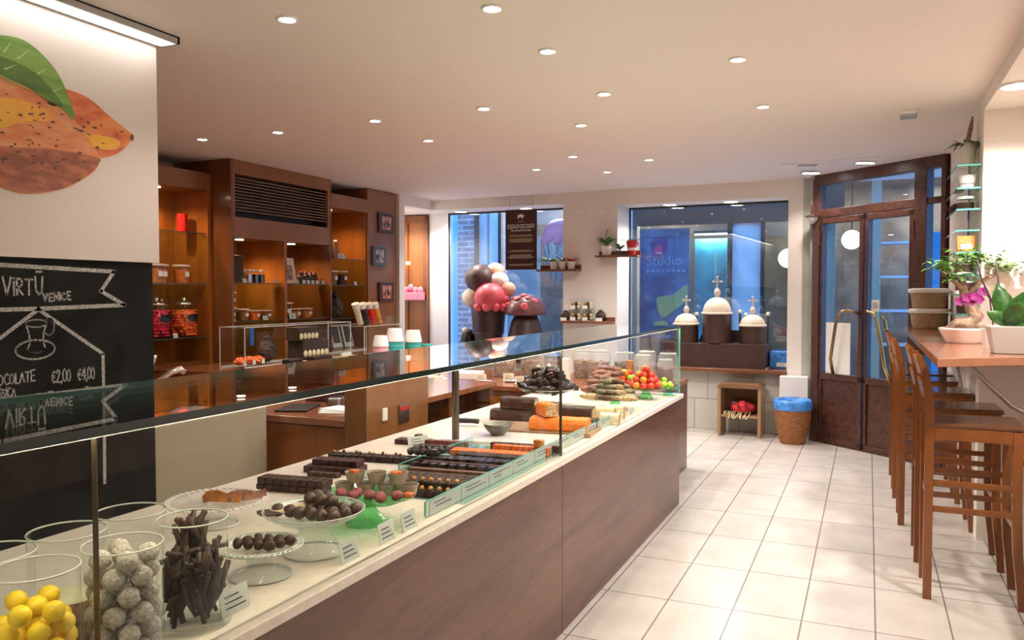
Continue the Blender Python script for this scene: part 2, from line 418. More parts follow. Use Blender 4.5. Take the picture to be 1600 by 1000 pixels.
# left side: wall behind the shelves, wall that carries the poster
struct(MB().box(-5.6, -5.42, 2.2, 7.62, 0, CEIL).build('wall_left', 'wall_white'))
struct(MB().box(-5.6, -3.0, 2.05, 2.2, 0, CEIL).build('wall_service', 'wall_white'))
struct(MB().box(-3.02, -2.875, -2.6, 2.555, 0, CEIL).build('wall_poster', 'wall_white'))
struct(MB().box(-3.0, 2.0, -2.6, -2.45, 0, CEIL).build('wall_rear', 'wall_white'))
# right wall with the bay of the bar ledge
RX = .575; RY = 5.18; SOF = 2.42
struct(MB().box(RX, 2.0, RY, 7.25, 0, CEIL).build('wall_right', 'wall_white'))
struct(MB().box(RX, 2.0, 1.2, RY-.001, SOF, CEIL).build('ceiling_bay', 'wall_white')); struct(MB().box(RX, 2.0, -2.45, 1.2, 0, CEIL).build('wall_right_near', 'wall_white'))
struct(MB().box(1.35, 1.5, 1.2, RY, 0, SOF).build('wall_bay', 'wall_white'))
m = MB(); m.box(.70, 1.35, 1.2, RY, 0, .60); struct(m.build('wall_bay_plinth', 'plinth_tile'))
struct(MB().box(.66, 1.35, 1.2, RY-.003, .60, .63).build('trim_bay_sill', 'ledge_wood', bevel=.004))
# the short white wall beyond the shelves, header over the corner opening
m = MB(); m.box(-5.6, -4.77, 7.63, 7.74, 0, CEIL); m.box(-4.90, -4.77, 7.74, 8.40, 2.385, CEIL); m.box(-4.9, -4.77, 7.74, 8.40, 0, .60)
struct(m.build('wall_corner', 'wall_white'))
# back wall (built in its own frame)
m = MB()
m.box(-4.30, .02, 0, .14, 2.386, CEIL); m.box(-1.86, -.123, 0, .14, 2.335, 2.386)
m.box(-2.486, -1.86, 0, .46, 0, 2.386); m.box(-.123, .02, 0, .46, 0, 2.386)
o = m.build('wall_back', 'wall_white', loc=BO, rot=BA); struct(o)
o = MB().box(-4.30, -.123, .06, .14, 0, .60).build('wall_back_plinth', 'plinth_tile', loc=BO, rot=BA); struct(o)
m = MB(); m.box(-4.98, -2.486, .141, .48, 2.386, 2.48); m.box(-4.98, -4.31, -.6, .1405, 2.386, 2.48); m.box(-1.86, -.123, .141, .48, 2.345, 2.48)
o = m.build('ceiling_recess', 'jamb_white', loc=BO, rot=BA); struct(o)
m = MB(); m.box(-4.47, -4.195, .40, .46, .60, 2.386); m.box(-4.99, -4.93, -.55, .46, .60, 2.386); m.box(-4.93, -4.47, .44, .46, 0, 2.386)
o = m.build('wall_recess', 'jamb_white', loc=BO, rot=BA); struct(o)
m = MB(); m.box(-4.93, -2.49, -.001, .40, .60, .64); m.box(-1.855, -.128, -.06, .42, .605, .642)
o = m.build('trim_sill', 'shelf_wood', loc=BO, rot=BA, bevel=.004); struct(o)
struct(MB().box(-.772, -.515, 8.055, 8.205, 0, .60).build('trim_pier_block', 'wall_white', bevel=.006))
struct(MB().box(-.585, -.425, 8.195, 8.55, 0, CEIL).box(-.515, -.445, 8.10, 8.195, 0, CEIL).build('wall_door_strip', 'grey_plaster'))
# soft ceiling of the door bay, wall above the door
struct(MB().box(-.43, .75, 7.15, 8.6, CEIL-.004, CEIL+.2).build('ceiling_door', 'ceiling_white'))
# window panes
def window(name, u0, u1, z0, z1, label):
    t = thing(name, label, 'window', BO, BA); t['kind'] = 'structure'
    MB().box(u0, u1, .405, .417, z0, z1).build('pane', 'glass_window', t)
    f = MB(); f.box(u0, u1, .40, .425, z0, z0+.02); f.box(u0, u1, .40, .425, z1-.02, z1); f.box(u0, u0+.015, .40, .425, z0, z1); f.box(u1-.015, u1, .40, .425, z0, z1)
    f.build('frame', 'street_dark', t); return t
window('window_1', -4.195, -2.487, .64, 2.386, 'shop window behind the giant chocolate ice cream cone')
window('window_2', -1.86, -.123, .642, 2.345, 'shop window behind the chocolate domed church')

# ------------------------------------------------------------------ door (its own frame: s along the leaf plane, q outwards)
t = thing('door_1', 'brown iron double entrance door with glass panes and transom', 'door', (-.467, 8.08, 0), math.atan2(-.654, .756)); t['kind'] = 'structure'
m = MB()
m.box(0, .085, -.04, .05, 0, 2.47); m.box(1.085, 1.20, -.04, .05, 0, 2.47); m.box(.02, 1.36, -.04, .05, 2.40, 2.498)
m.box(.06, 1.10, -.03, .04, 2.10, 2.175); m.box(1.32, 1.36, -.03, .04, 0, 2.45); m.box(.08, 1.33, -.03, .05, 0, .014); m.box(1.19, 1.34, -.03, .04, 2.12, 2.17)
m.build('frame', 'door_iron', t, bevel=.004)
MB().box(.08, 1.09, 0, .006, 2.17, 2.41).build('transom_pane', 'glass_window', t)
m = MB(); m.box(1.195, 1.325, 0, .006, .5, 2.13); m.box(1.195, 1.325, 0, .006, 2.16, 2.42); m.build('side_pane', 'glass_window', t)
m = MB(); m.box(1.195, 1.325, -.01, .015, 0, .5); m.build('side_panel', 'door_iron', t)
for s0, s1, k in ((.088, .578, 0), (.60, 1.083, 1)):
    m = MB(); w = .045
    m.box(s0, s0+w*.6, -.03, .03, .02, 2.095); m.box(s1-w, s1, -.03, .03, .02, 2.095)
    m.box(s0, s1, -.03, .03, 2.04, 2.095); m.box(s0, s1, -.03, .03, .60, .66); m.box(s0, s1, -.03, .03, .015, .06); m.box(s0, s1, -.012, .016, .05, .61)
    lf = m.build('leaf', 'door_iron', t, bevel=.004)
    MB().box(s0+.02, s1-.02, -.002, .004, .65, 2.05).build('pane', 'glass_window', lf)
    ps = [(.265, .665), (.285, .80), (.34, 1.12), (.365, 1.19), (.41, 1.235), (.47, 1.245), (.55, 1.22)] if k == 0 else [(.625, 1.22), (.69, 1.245), (.75, 1.225), (.785, 1.16), (.815, 1.03), (.865, .78), (.885, .62)]
    MB().tube([(a, -.09 if 0 < i < len(ps)-1 else -.035, z) for i, (a, z) in enumerate(ps)], .0145, 10).build('handle', 'brass' if k else 'bronze', lf, smooth=True)
    m = MB()
    for z in ((.35, .50), (1.85, 2.0)): m.tube([((s0-.004) if k == 0 else s1+.004, -.035, z[0]), ((s0-.004) if k == 0 else s1+.004, -.035, z[1])], .012, 8)
    m.build('hinge', 'door_iron', lf)
m = MB(); m.tube([(.80, .09, .62), (.78, .09, .80), (.745, .09, 1.03), (.715, .09, 1.16), (.67, .09, 1.215)], .0145, 10); m.build('outer_handle', 'brass', t, smooth=True)
nt_ = MB().box(.15, .43, -.008, -.005, .66, 1.13).build('paper_sheet', 'paper_white', loc=t.location, rot=t.rotation_euler[2]); tag(nt_, 'large white paper sheet taped to the lower pane of the left door leaf', 'poster')
n2 = thing('notice_card', 'small cream notice card stuck to the glass of the right door leaf', 'notice', t.location, t.rotation_euler[2])
MB().box(.655, .735, -.008, -.005, 1.24, 1.34).build('card', 'paper_white', n2)
m = MB()
for i in range(4): m.box(.67, .72, -.0095, -.0078, 1.27+i*.014, 1.274+i*.014)
m.build('lettering', 'ink', n2)
sc = thing('uplight_sconce', 'small bowl shaped wall light on the left jamb of the entrance door', 'wall lamp', (-.49, 8.02, 2.10))
MB().lathe([(.012, -.05), (.045, -.02), (.06, .02), (.056, .02), (.04, -.015), (0, -.03)], n=16).build('bowl', 'white_plastic', sc, smooth=True)
MB().torus((0, 0, .02), .06, .007, 18, 6).build('rim', 'door_iron', sc, smooth=True)
MB().box(-.02, .03, .02, .10, .0, .13).build('bracket', 'door_iron', sc)

# ------------------------------------------------------------------ ceiling lamps
dl = thing('ceiling_downlight', 'x', 'ceiling lamp', (0, 0, CEIL))
MB().torus((0, 0, -.002), .038, .007, 24, 6).build('trim', 'white_plastic', dl, smooth=True)
MB().lathe([(0, -.004), (.034, -.004), (.034, -.001)], n=20).build('lens', 'lamp_glow', dl)
spot('beam', dl, (0, 0, -.03), SPOT_W)
NEAR = CH[dl.name][-1].data; FAR = NEAR.copy(); FAR.energy = SPOT_W*2.3; FAR.color = (1, .91, .84); NEAR.energy = SPOT_W*.80
DL = [(-2.144, 2.598, 'round ceiling downlight nearest the white cocoa poster'), (-1.341, 2.822, 'round ceiling downlight at the top edge, straight above the near display case'),
 (-1.345, 3.418, 'round ceiling downlight, second over the display case from the near end'), (-.576, 3.901, 'round ceiling downlight over the aisle beside the stools, the nearer one'),
 (-1.347, 4.271, 'round ceiling downlight, third over the display case from the near end'), (-.584, 4.941, 'round ceiling downlight over the aisle beside the stools, the farther one'),
 (-2.107, 4.316, 'round ceiling downlight in the middle of the crosswise row behind the case'), (-2.887, 4.336, 'round ceiling downlight of the crosswise row, third from the shelf wall'),
 (-4.359, 4.351, 'round ceiling downlight right in front of the left shelf bay'), (-3.699, 4.373, 'round ceiling downlight in front of the louvred grille, second from the shelf wall'),
 (-2.91, 5.049, 'round ceiling downlight alone between the louvred grille and the case'), (-1.733, 4.999, 'round ceiling downlight above the far end of the display case'),
 (-2.187, 6.108, 'round ceiling downlight above the back counter jars'), (-1.666, 6.509, 'round ceiling downlight nearest the potted plant shelf on the back wall'),
 (-2.706, 6.603, 'round ceiling downlight nearest the hanging brown sign'), (-2.176, 7.003, 'round ceiling downlight nearest the back wall switch plates')]
for i, (x, y, l) in enumerate(DL):
    o = dl if i == 0 else dup(dl)
    o.location = (x, y, CEIL); o['label'] = l; o['group'] = 'round downlights in the ceiling'
    for k in CH[o.name]:
        if k.type == 'LIGHT': k.data = FAR if y > 4.9 else NEAR
# twin halogen plates by the door
tw = thing('halogen_plate', 'x', 'ceiling lamp', (0, 0, CEIL-.004), .5)
MB().box(-.085, .085, -.04, .04, -.012, 0).build('plate', 'white_plastic', tw, bevel=.004)
for k in (-1, 0, 1): MB().lathe([(0, -.016), (.022, -.016), (.024, -.011)], (k*.052, 0, 0), 14).build('lens', 'lamp_glow', tw)
spot('beam', tw, (0, 0, -.05), SPOT_W*.8)
for i, (x, y, l) in enumerate([(-.493, 7.753, 'small three bulb halogen plate on the ceiling left of the entrance door'), (-.041, 7.338, 'small three bulb halogen plate on the ceiling before the entrance door')]):
    o = tw if i == 0 else dup(tw)
    o.location = (x, y, CEIL-.004); o['label'] = l; o['group'] = 'halogen plates by the entrance'
v = thing('air_vent', 'flat white ceiling air vent near the entrance door', 'vent', (-.55, 7.29, CEIL), .3)
MB().box(-.16, .16, -.07, .07, -.008, 0).build('frame', 'white_plastic', v); m = MB()
for k in range(5): m.box(-.02, .14, -.05+k*.022, -.042+k*.022, -.011, -.0075)
m.build('louvres', 'grey_paint', v)
v = thing('smoke_sensor', 'white box sensor on the ceiling above the bar stools', 'sensor', (.205, 5.50, CEIL))
MB().box(-.05, .05, -.11, .11, -.02, 0).build('base', 'white_plastic', v, bevel=.004); MB().box(-.045, .045, -.10, .02, -.034, -.018).build('cover', 'grey_paint', v, bevel=.004)
# recess lamps in the window soffits (big round) and in the bar bay
rl = thing('recess_lamp', 'x', 'ceiling lamp')
MB().torus((0, 0, -.002), .078, .010, 26, 6).build('trim', 'white_plastic', rl, smooth=True)
MB().lathe([(0, -.005), (.072, -.005), (.072, -.001)], n=24).build('lens', 'lamp_glow', rl)
spot('beam', rl, (0, 0, -.04), 38, (1, .93, .86), 150, .5, .06)
RL = [(bwp(-3.92, .24, 2.386), 'large round lamp in the window soffit above the chocolate ice cream'), (bwp(-3.05, .24, 2.386), 'large round lamp in the window soffit behind the hanging sign'), (bwp(-4.62, -.15, 2.386), 'large round lamp in the soffit of the corner niche'),
      (bwp(-1.36, .24, 2.345), 'large round window lamp above the left chocolate dome'), (bwp(-.72, .24, 2.345), 'large round window lamp above the right chocolate dome'), (Vector((.655, 4.62, SOF)), 'large round lamp in the ceiling of the bar bay'), (Vector((.95, 3.2, SOF)), 'large round bay lamp nearer than the orchid')]
for i, (p, l) in enumerate(RL):
    o = rl if i == 0 else dup(rl)
    o.location = p; o['label'] = l; o['group'] = 'large recess lamps'
    if i >= 5:
        for k in CH[o.name]:
            if k.type == 'LIGHT': k.data = k.data.copy(); k.data.energy = NICHE_W
# LED profile above the poster
t = thing('strip_light', 'long slim strip lamp along the ceiling above the cocoa poster', 'strip lamp', (-2.78, 1.1, CEIL))
m = MB(); m.box(-.055, -.043, -2.6, 1.5, -.03, 0); m.box(.043, .055, -2.6, 1.5, -.03, 0); m.box(-.055, .055, 1.488, 1.5, -.03, 0); m.box(-.055, .055, -2.6, 1.5, -.006, 0)
m.build('channel', 'grey_paint', t); MB().box(-.04, .04, -2.6, 1.485, -.02, -.008).build('diffuser', 'strip_glow', t)

# ------------------------------------------------------------------ wall plates
for k, (u, l) in enumerate([(-2.27, 'small white switch plate on the back wall, the left one'), (-2.02, 'small white socket plate on the back wall, the right one')]):
    s_ = thing('switch_plate', l, 'switch', bwp(u, -.006, 2.28), BA, 'plates on the back wall')
    MB().box(-.055, .055, -.004, .006, -.04, .04).build('plate', 'wall_white', s_, bevel=.003)
    MB().box(-.025, .025, -.008, -.003, -.022, .022).build('rocker', 'white_plastic', s_)

# ------------------------------------------------------------------ cocoa poster
def YZ(poly, name, m, parent, x0, x1): return MB().prism(poly, lambda u, v, t: (t, u, v), x0, x1).build(name, m, parent)
P = thing('cocoa_poster', 'large white wall panel printed with orange cocoa pods and green leaves', 'poster', (0, 0, 0))
MB().box(-2.874, -2.84, -2.4, 2.578, 1.532, 2.497).build('panel', 'panel_white', P)
def arc(pts, n=6):
    out = []; N = len(pts)
    for i in range(N):
        p0, p1, p2, p3 = (Vector(pts[(i+k-1) % N]) for k in range(4))
        for j in range(n):
            t = j/n; out.append(tuple(.5*((2*p1)+(p2-p0)*t+(2*p0-5*p1+4*p2-p3)*t*t+(3*p1-p0-3*p2+p3)*t**3)))
    return out
YZ(arc([(2.02, 2.20), (2.116, 2.189), (2.235, 2.176), (2.34, 2.12), (2.44, 2.07), (2.446, 2.05), (2.37, 1.975), (2.25, 1.94), (2.05, 1.95)]), 'rear_pod', 'pod_skin', P, -2.840, -2.8385)
YZ(arc([(1.55, 2.0), (1.70, 2.14), (1.88, 2.175), (2.03, 2.178), (2.15, 2.10), (2.26, 1.985), (2.285, 1.93), (2.24, 1.87), (2.12, 1.80), (1.97, 1.765), (1.85, 1.785), (1.65, 1.83)]), 'front_pod', 'pod_front', P, -2.8385, -2.837)
YZ(arc([(1.6, 1.93), (1.88, 1.925), (2.08, 1.945), (2.27, 1.945), (2.28, 1.92), (2.23, 1.868), (2.12, 1.802), (1.97, 1.768), (1.85, 1.787), (1.65, 1.84)]), 'pod_shade_half', 'pod_dark', P, -2.837, -2.8362)
YZ(arc([(1.72, 2.03), (1.90, 2.10), (2.05, 2.095), (2.10, 2.06), (1.98, 2.03), (1.86, 1.985)]), 'pod_highlight', 'pod_gold', P, -2.837, -2.8364)
YZ(arc([(2.16, 2.02), (2.28, 2.035), (2.38, 2.03), (2.36, 1.99), (2.26, 1.985)]), 'pod_highlight', 'pod_gold', P, -2.8385, -2.8378)
R0 = random.Random(5); m = MB()
for k in range(95):
    u, v = R0.uniform(1.88, 2.40), R0.uniform(1.80, 2.12)
    if abs(v-(2.0-(u-2.0)*.12)) > .17 or (u > 2.22 and abs(v-2.03) > .05): continue
    a, b = R0.uniform(.004, .016), R0.uniform(.002, .006)
    m.prism([(u+a*math.cos(q)*R0.uniform(.6, 1.2), v+b*math.sin(q)*R0.uniform(.6, 1.2)) for q in (0, 1, 2, 3, 4, 5)], lambda p, q, t: (t, p, q), -2.8362, -2.8357)
m.build('pod_spots', 'pod_spot', P)
YZ(arc([(2.445, 2.068), (2.452, 2.055), (2.446, 2.04), (2.435, 2.055)]), 'pod_tip', 'pod_spot', P, -2.838, -2.8365)
LX = [0]
def pleaf(pts, vein):
    LX[0] += .0016; lm = 'pod_leaf' if LX[0] < .002 else 'pod_leaf_dark'
    YZ(arc(pts), 'printed_leaf', lm, P, -2.8372+LX[0], -2.8362+LX[0])
    m = MB()
    for a, b in vein: 
        d = Vector(b)-Vector(a); n = Vector((-d.y, d.x)).normalized()*.0035
        m.prism([tuple(Vector(a)-n), tuple(Vector(b)), tuple(Vector(a)+n)], lambda p, q, t: (t, p, q), -2.8362+LX[0], -2.8358+LX[0])
    m.build('leaf_veins', 'pod_leaf_vein', P)
pleaf([(1.70, 2.25), (1.86, 2.31), (1.97, 2.325), (2.05, 2.29), (2.11, 2.235), (2.155, 2.15), (2.176, 2.075), (2.12, 2.11), (2.05, 2.15), (1.95, 2.19), (1.82, 2.2)],
      [((1.80, 2.27), (2.17, 2.085)), ((1.95, 2.25), (2.00, 2.30)), ((2.02, 2.21), (2.07, 2.25)), ((1.90, 2.26), (1.93, 2.31)), ((2.08, 2.16), (2.13, 2.19))])
pleaf([(1.65, 2.20), (1.80, 2.235), (1.92, 2.24), (2.02, 2.215), (2.09, 2.16), (2.125, 2.115), (2.06, 2.125), (1.98, 2.16), (1.86, 2.17), (1.75, 2.16)],
      [((1.75, 2.205), (2.11, 2.122)), ((1.90, 2.20), (1.95, 2.23)), ((1.85, 2.20), (1.88, 2.175))])

# ------------------------------------------------------------------ chalkboard menu
B = thing('chalkboard_menu', 'black chalkboard wall with chalk menu under the cocoa poster', 'chalkboard', (0, 0, 0))
MB().box(-2.874, -2.858, -2.4, 2.556, .02, 1.530).build('board', 'black_board', B)
def ribbon(m, pts, w, x=-2.8575):
    for a, b in zip(pts, pts[1:]):
        a, b = Vector(a), Vector(b); d = b-a
        if d.length < 1e-6: continue
        d.normalize(); n = Vector((-d.y, d.x))*w*.5; e = d*w*.3
        vs = [m.v((x, *p)) for p in (a-n-e, b-n+e, b+n+e, a+n-e)]; m.f(vs)
m = MB()
ribbon(m, [(1.2, 1.512), (1.88, 1.502), (2.361, 1.489), (2.298, 1.408), (2.411, 1.350), (2.027, 1.341), (1.2, 1.336)], .016)
ribbon(m, [(1.74, 1.18), (1.876, 1.235), (2.027, 1.339), (2.302, 1.152), (2.303, .87), (2.30, .62)], .014)
m.build('chalk_banner', 'chalk', B)
m = MB()
def ell(cy, cz, a, b, t0=0, t1=2*PI, n=22): return [(cy+a*math.cos(t0+(t1-t0)*i/n), cz+b*math.sin(t0+(t1-t0)*i/n)) for i in range(n+1)]
ribbon(m, ell(2.018, 1.286, .042, .014), .005); ribbon(m, [(1.977, 1.283), (1.988, 1.25), (1.992, 1.215), (1.982, 1.19)], .006); ribbon(m, [(2.059, 1.283), (2.046, 1.25), (2.044, 1.215), (2.053, 1.19)], .006)
ribbon(m, ell(2.017, 1.192, .036, .016, PI, 2*PI), .006); ribbon(m, ell(2.068, 1.272, .022, .032, -2.2, 2.4), .006); ribbon(m, ell(2.013, 1.188, .078, .036), .007)
m.build('chalk_cup', 'chalk', B)
G = {'A': ['0,0 .4,1 .8,0', '.15,.4 .65,.4'], 'C': ['.7,.85 .45,1 .15,.8 0,.45 .2,.1 .5,0 .75,.15'], 'E': ['.7,1 .05,1 .05,0 .7,0', '.05,.5 .55,.5'], 'H': ['0,0 0,1', '.7,0 .7,1', '0,.5 .7,.5'],
     'I': ['.1,0 .1,.8', '.08,1 .12,1'], 'L': ['.05,1 .05,0 .6,0'], 'M': ['0,0 .1,1 .45,.35 .8,1 .9,0'], 'N': ['0,0 0,1 .7,0 .7,1'], 'O': ['.4,1 .1,.8 0,.45 .15,.1 .4,0 .68,.12 .8,.5 .68,.85 .4,1'],
     'R': ['.05,0 .05,1 .5,.95 .6,.7 .45,.52 .05,.48 .65,0'], 'S': ['.6,.85 .35,1 .08,.85 .1,.6 .5,.42 .6,.18 .35,0 0,.15'], 'T': ['0,1 .8,1', '.4,1 .4,0'], 'U': ['0,1 .05,.25 .3,0 .6,.1 .7,1'],
     'V': ['0,1 .35,0 .75,1'], '0': ['.35,1 .08,.8 .02,.45 .12,.1 .35,0 .58,.1 .66,.5 .58,.85 .35,1'], '2': ['.05,.75 .2,1 .5,.95 .55,.7 .05,.02 .7,.02'], '4': ['.5,0 .5,1 0,.35 .7,.35'],
     '5': ['.6,1 .1,1 .08,.55 .4,.6 .6,.35 .45,.05 .05,.05'], ',': ['.15,.08 .05,-.18'], 'E~': ['.75,.9 .5,1 .2,.8 .15,.3 .4,0 .75,.1', '0,.6 .6,.6', '0,.42 .55,.42'], '-': ['.1,1.28 .65,1.28']}
def chalk(name, s, y, z, h, dz=0, sp=.22, wf=.72, w=.0065):
    m = MB(); x = y; i = 0; R1 = random.Random(len(s)+int(h*1e4))
    while i < len(s):
        c = s[i]
        if c == ' ': x += .45*h; i += 1; continue
        key = 'E~' if c == '€' else ('U' if c == 'Ù' else c)
        hh = h*(1+R1.uniform(-.08, .08)); jz = R1.uniform(-.03, .03)*h; mx = 0
        for st in G[key]+(G['-'] if c == 'Ù' else []):
            pts = [tuple(float(q) for q in p.split(',')) for p in st.split()]; mx = max(mx, max(p[0] for p in pts))
            ribbon(m, [(x+p[0]*hh*wf, z+jz+dz*(x-y)+p[1]*hh) for p in pts], w)
        x += (mx*wf+sp)*h; i += 1
    return m.build(name, 'chalk', B)
chalk('chalk_lettering', 'O', 1.845, 1.392, .035); chalk('chalk_lettering', 'VIRTÙ', 1.893, 1.393, .062, 0, .14, .62, .0075); chalk('chalk_lettering', 'VENICE', 2.048, 1.368, .031, .06, .2)
chalk('chalk_lettering', 'CHOCOLATE', 1.830, 1.066, .038, .03, .1, .58, .0055); chalk('chalk_lettering', '€2,00', 2.075, 1.056, .046, 0, .07, .5, .0055); chalk('chalk_lettering', '€4,00', 2.186, 1.055, .046, 0, .06, .48, .0055)
chalk('chalk_lettering', 'CLASSICA', 1.822, 1.022, .032, 0, .1, .55, .0055); chalk('chalk_lettering', 'NA', 1.85, .958, .046, 0, .14, .7, .0055); chalk('chalk_lettering', 'MONTATA', 1.935, .960, .050, .08, .08, .52, .0055); chalk('chalk_lettering', '€', 2.137, .972, .046, 0, .1, .6, .0055); chalk('chalk_lettering', '0,50', 2.192, .978, .044, 0, .1, .5, .0055)
# beige partition and service counters behind the case
tag(MB().box(-2.90, -2.862, 2.562, 3.275, 0, .81).build('service_screen', 'beige_panel', bevel=.004), 'plain beige low panel behind the case beside the chalkboard', 'panel')

# ================================================================== display case
D = .735                                   # deck height
K = thing('display_case', 'long walnut chocolate display case with stone deck and glass hood', 'display case', (0, 0, 0))
m = MB(); m.box(-2.02, -1.152, -.6, 5.255, .0, .708); m.build('carcass', 'walnut_side', K)
for a, b in ((-.6, .90), (.903, 3.047), (3.050, 5.27)): MB().box(-1.152, -1.132, a, b, .004, .706).build('front_panel', 'walnut', K, bevel=.0015)
MB().box(-2.04, -1.110, -.6, 5.285, .708, D).build('deck_slab', 'stone_slab', K, bevel=.003)
for a, b in ((-.6, .898), (.902, 3.046), (3.050, 5.285)):
    p = MB().box(-1.146, -1.136, a, b, D, 1.166).build('front_pane', 'glass_clear', K)
for y in (.90, 3.048): MB().box(-1.1465, -1.1355, y-.0012, y+.0012, D, 1.166).build('pane_seam', 'post_bronze', K)
MB().box(-1.146, -1.136, 5.2865, 5.2885, D, 1.166).build('pane_edge', 'glass_edge_light', K)
MB().box(-1.63, -1.147, 5.275, 5.285, D, 1.166).build('end_pane', 'glass_clear', K)
for a, b in ((-.6, 2.2), (2.204, 5.29)): MB().box(-1.635, -1.136, a, b, 1.168, 1.183).build('top_pane', 'glass_top', K)
MB().box(-1.136, -1.1345, -.6, 5.29, 1.1675, 1.1835).build('top_edge', 'glass_edge', K)
MB().box(-1.6365, -1.635, -.6, 5.29, 1.168, 1.183).build('rear_edge', 'glass_edge_light', K)
MB().box(-1.635, -1.136, 5.29, 5.2915, 1.168, 1.183).build('end_edge', 'glass_edge', K)
MB().box(-1.160, -1.150, -.6, 5.27, 1.1655, 1.1678).build('led_strip', 'led_case', K)
m = MB(); m.tube([(-1.68, 3.15, D), (-1.68, 3.15, 1.05), (-1.675, 3.15, 1.12), (-1.655, 3.15, 1.158), (-1.62, 3.15, 1.164)], .017, 8); m.build('support_post', 'post_bronze', K, smooth=True)
m = MB(); m.tube([(-1.68, .9, D), (-1.68, .9, 1.05), (-1.675, .9, 1.12), (-1.655, .9, 1.158), (-1.62, .9, 1.164)], .017, 8); m.build('support_post', 'post_bronze', K, smooth=True)

# ------------------------------------------------------------------ counters behind the case
C1 = thing('service_counter', 'low wooden service counter between chalkboard wall and shelves', 'counter', (0, 0, 0))
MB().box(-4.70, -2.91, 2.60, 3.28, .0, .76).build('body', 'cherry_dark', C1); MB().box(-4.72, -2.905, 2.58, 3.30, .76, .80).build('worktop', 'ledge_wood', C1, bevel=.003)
C2 = thing('till_counter', 'wooden till counter in the alcove beside the beige panel', 'counter', (0, 0, 0))
MB().box(-3.52, -2.44, 3.40, 4.02, 0, .70).build('body', 'cherry', C2); MB().box(-3.54, -2.436, 3.365, 4.04, .712, .75).build('worktop', 'ledge_wood', C2, bevel=.003)
MB().box(-3.50, -2.45, 3.42, 4.02, .695, .713).build('shadow_gap', 'black', C2)
MB().box(-2.60, -2.50, 3.388, 3.401, .40, .44).build('socket', 'steel', C2)
C3 = thing('control_cabinet', 'tall brown cabinet end with a switch and a red display behind the case', 'cabinet', (0, 0, 0))
MB().box(-2.434, -2.30, 3.362, 3.98, 0, .932).build('body', 'cherry_face', C3, bevel=.003)
MB().box(-2.301, -2.292, 3.50, 3.545, .735, .80).build('switch', 'white_plastic', C3, bevel=.002)
dsp = MB().box(-2.301, -2.290, 3.66, 3.76, .70, .80).build('display', 'steel', C3, bevel=.002)
m = MB(); m.box(-2.2905, -2.2885, 3.675, 3.705, .765, .79); m.box(-2.2905, -2.2885, 3.715, 3.745, .765, .79); m.build('digits', 'red_gloss', dsp)
C4 = thing('back_bar', 'dark wooden back bar with open compartments behind the case', 'counter', (0, 0, 0))
m = MB(); m.box(-3.1, -2.42, 4.05, 5.10, 0, .16); m.box(-3.1, -2.99, 4.05, 5.10, .16, .74); m.box(-2.99, -2.42, 4.05, 4.08, .16, .74); m.box(-2.99, -2.42, 4.45, 4.50, .16, .74); m.box(-2.99, -2.42, 5.05, 5.10, .16, .74); m.box(-2.99, -2.46, 4.08, 4.45, .45, .475); m.box(-2.99, -2.46, 4.5, 5.05, .40, .425)
m.build('body', 'cherry_dark', C4); MB().box(-3.12, -2.40, 4.045, 5.12, .74, .775).build('worktop', 'ledge_wood', C4, bevel=.003)
C5 = thing('back_counter', 'wooden back counter carrying the cookie jars beyond the display case', 'counter', (0, 0, 0))
MB().box(-3.78, -1.318, 5.30, 6.41, .0, .685).build('body', 'walnut_side', C5); MB().box(-3.80, -1.31, 5.295, 6.415, .685, .72).build('worktop', 'ledge_wood', C5, bevel=.003)
m = MB()
for i in range(5): m.box(-3.66+i*.34, -3.35+i*.34, 5.292, 5.301, .06, .64)
m.build('front_panels', 'cherry', C5)

# ================================================================== built-in shelves on the left
def glow(par, x, y, z, pw=15.0):
    l = MB().lathe([(0, -.004), (.034, -.004), (.036, 0)], (x, y, z), 18).build('niche_lamp', 'lamp_small', par)
    spot('beam', par, (x, y, z-.02), pw, (1, .66, .36), 150, .7, .03)
L = thing('left_shelf_bay', 'orange wood shelf bay with glass shelves beside the white poster', 'shelving', (0, 0, 0))
m = MB(); m.box(-5.40, -5.36, 2.7, 5.06, .0, 2.38); m.build('back_panel', 'cherry', L)
MB().box(-5.36, -4.98, 5.02, 5.058, 0, 2.38).build('side_panel', 'cherry', L)
MB().box(-5.36, -4.98, 2.7, 5.02, 2.24, 2.385).build('header', 'cherry_face', L)
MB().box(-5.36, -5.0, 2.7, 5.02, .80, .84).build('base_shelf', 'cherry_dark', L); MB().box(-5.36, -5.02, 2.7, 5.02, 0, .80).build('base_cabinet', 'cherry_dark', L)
MB().box(-5.36, -5.30, 4.04, 4.08, .84, 2.24).build('divider', 'cherry', L)
for z in (1.892, 1.478, 1.045):
    g = MB().box(-5.355, -5.0, 2.72, 5.015, z-.008, z).build('glass_shelf', 'glass_strip', L)
    MB().box(-5.0, -4.9985, 2.72, 5.015, z-.008, z).build('front_edge', 'shelf_edge', g)
    MB().tube([(-5.03, 5.018, z-.015), (-5.03, 4.99, z-.015)], .007, 6).build('shelf_pin', 'chrome', L)
glow(L, -5.16, 4.66, 2.24); glow(L, -5.16, 3.9, 2.24)
T = thing('tall_shelf_cabinet', 'tall wooden cabinet with a louvred grille above two lit niches', 'shelving', (0, 0, 0))
y0, ym0, ym1, y1, ZT = 5.06, 5.717, 5.751, 6.40, 2.498
MB().box(-5.40, -5.32, y0, y1, 0, ZT).build('back_panel', 'cherry', T)
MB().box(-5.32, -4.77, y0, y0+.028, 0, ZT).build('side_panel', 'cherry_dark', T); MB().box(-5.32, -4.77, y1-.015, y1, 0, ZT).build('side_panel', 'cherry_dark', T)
MB().box(-5.32, -4.775, ym0, ym1, .82, 1.862).build('divider', 'cherry', T)
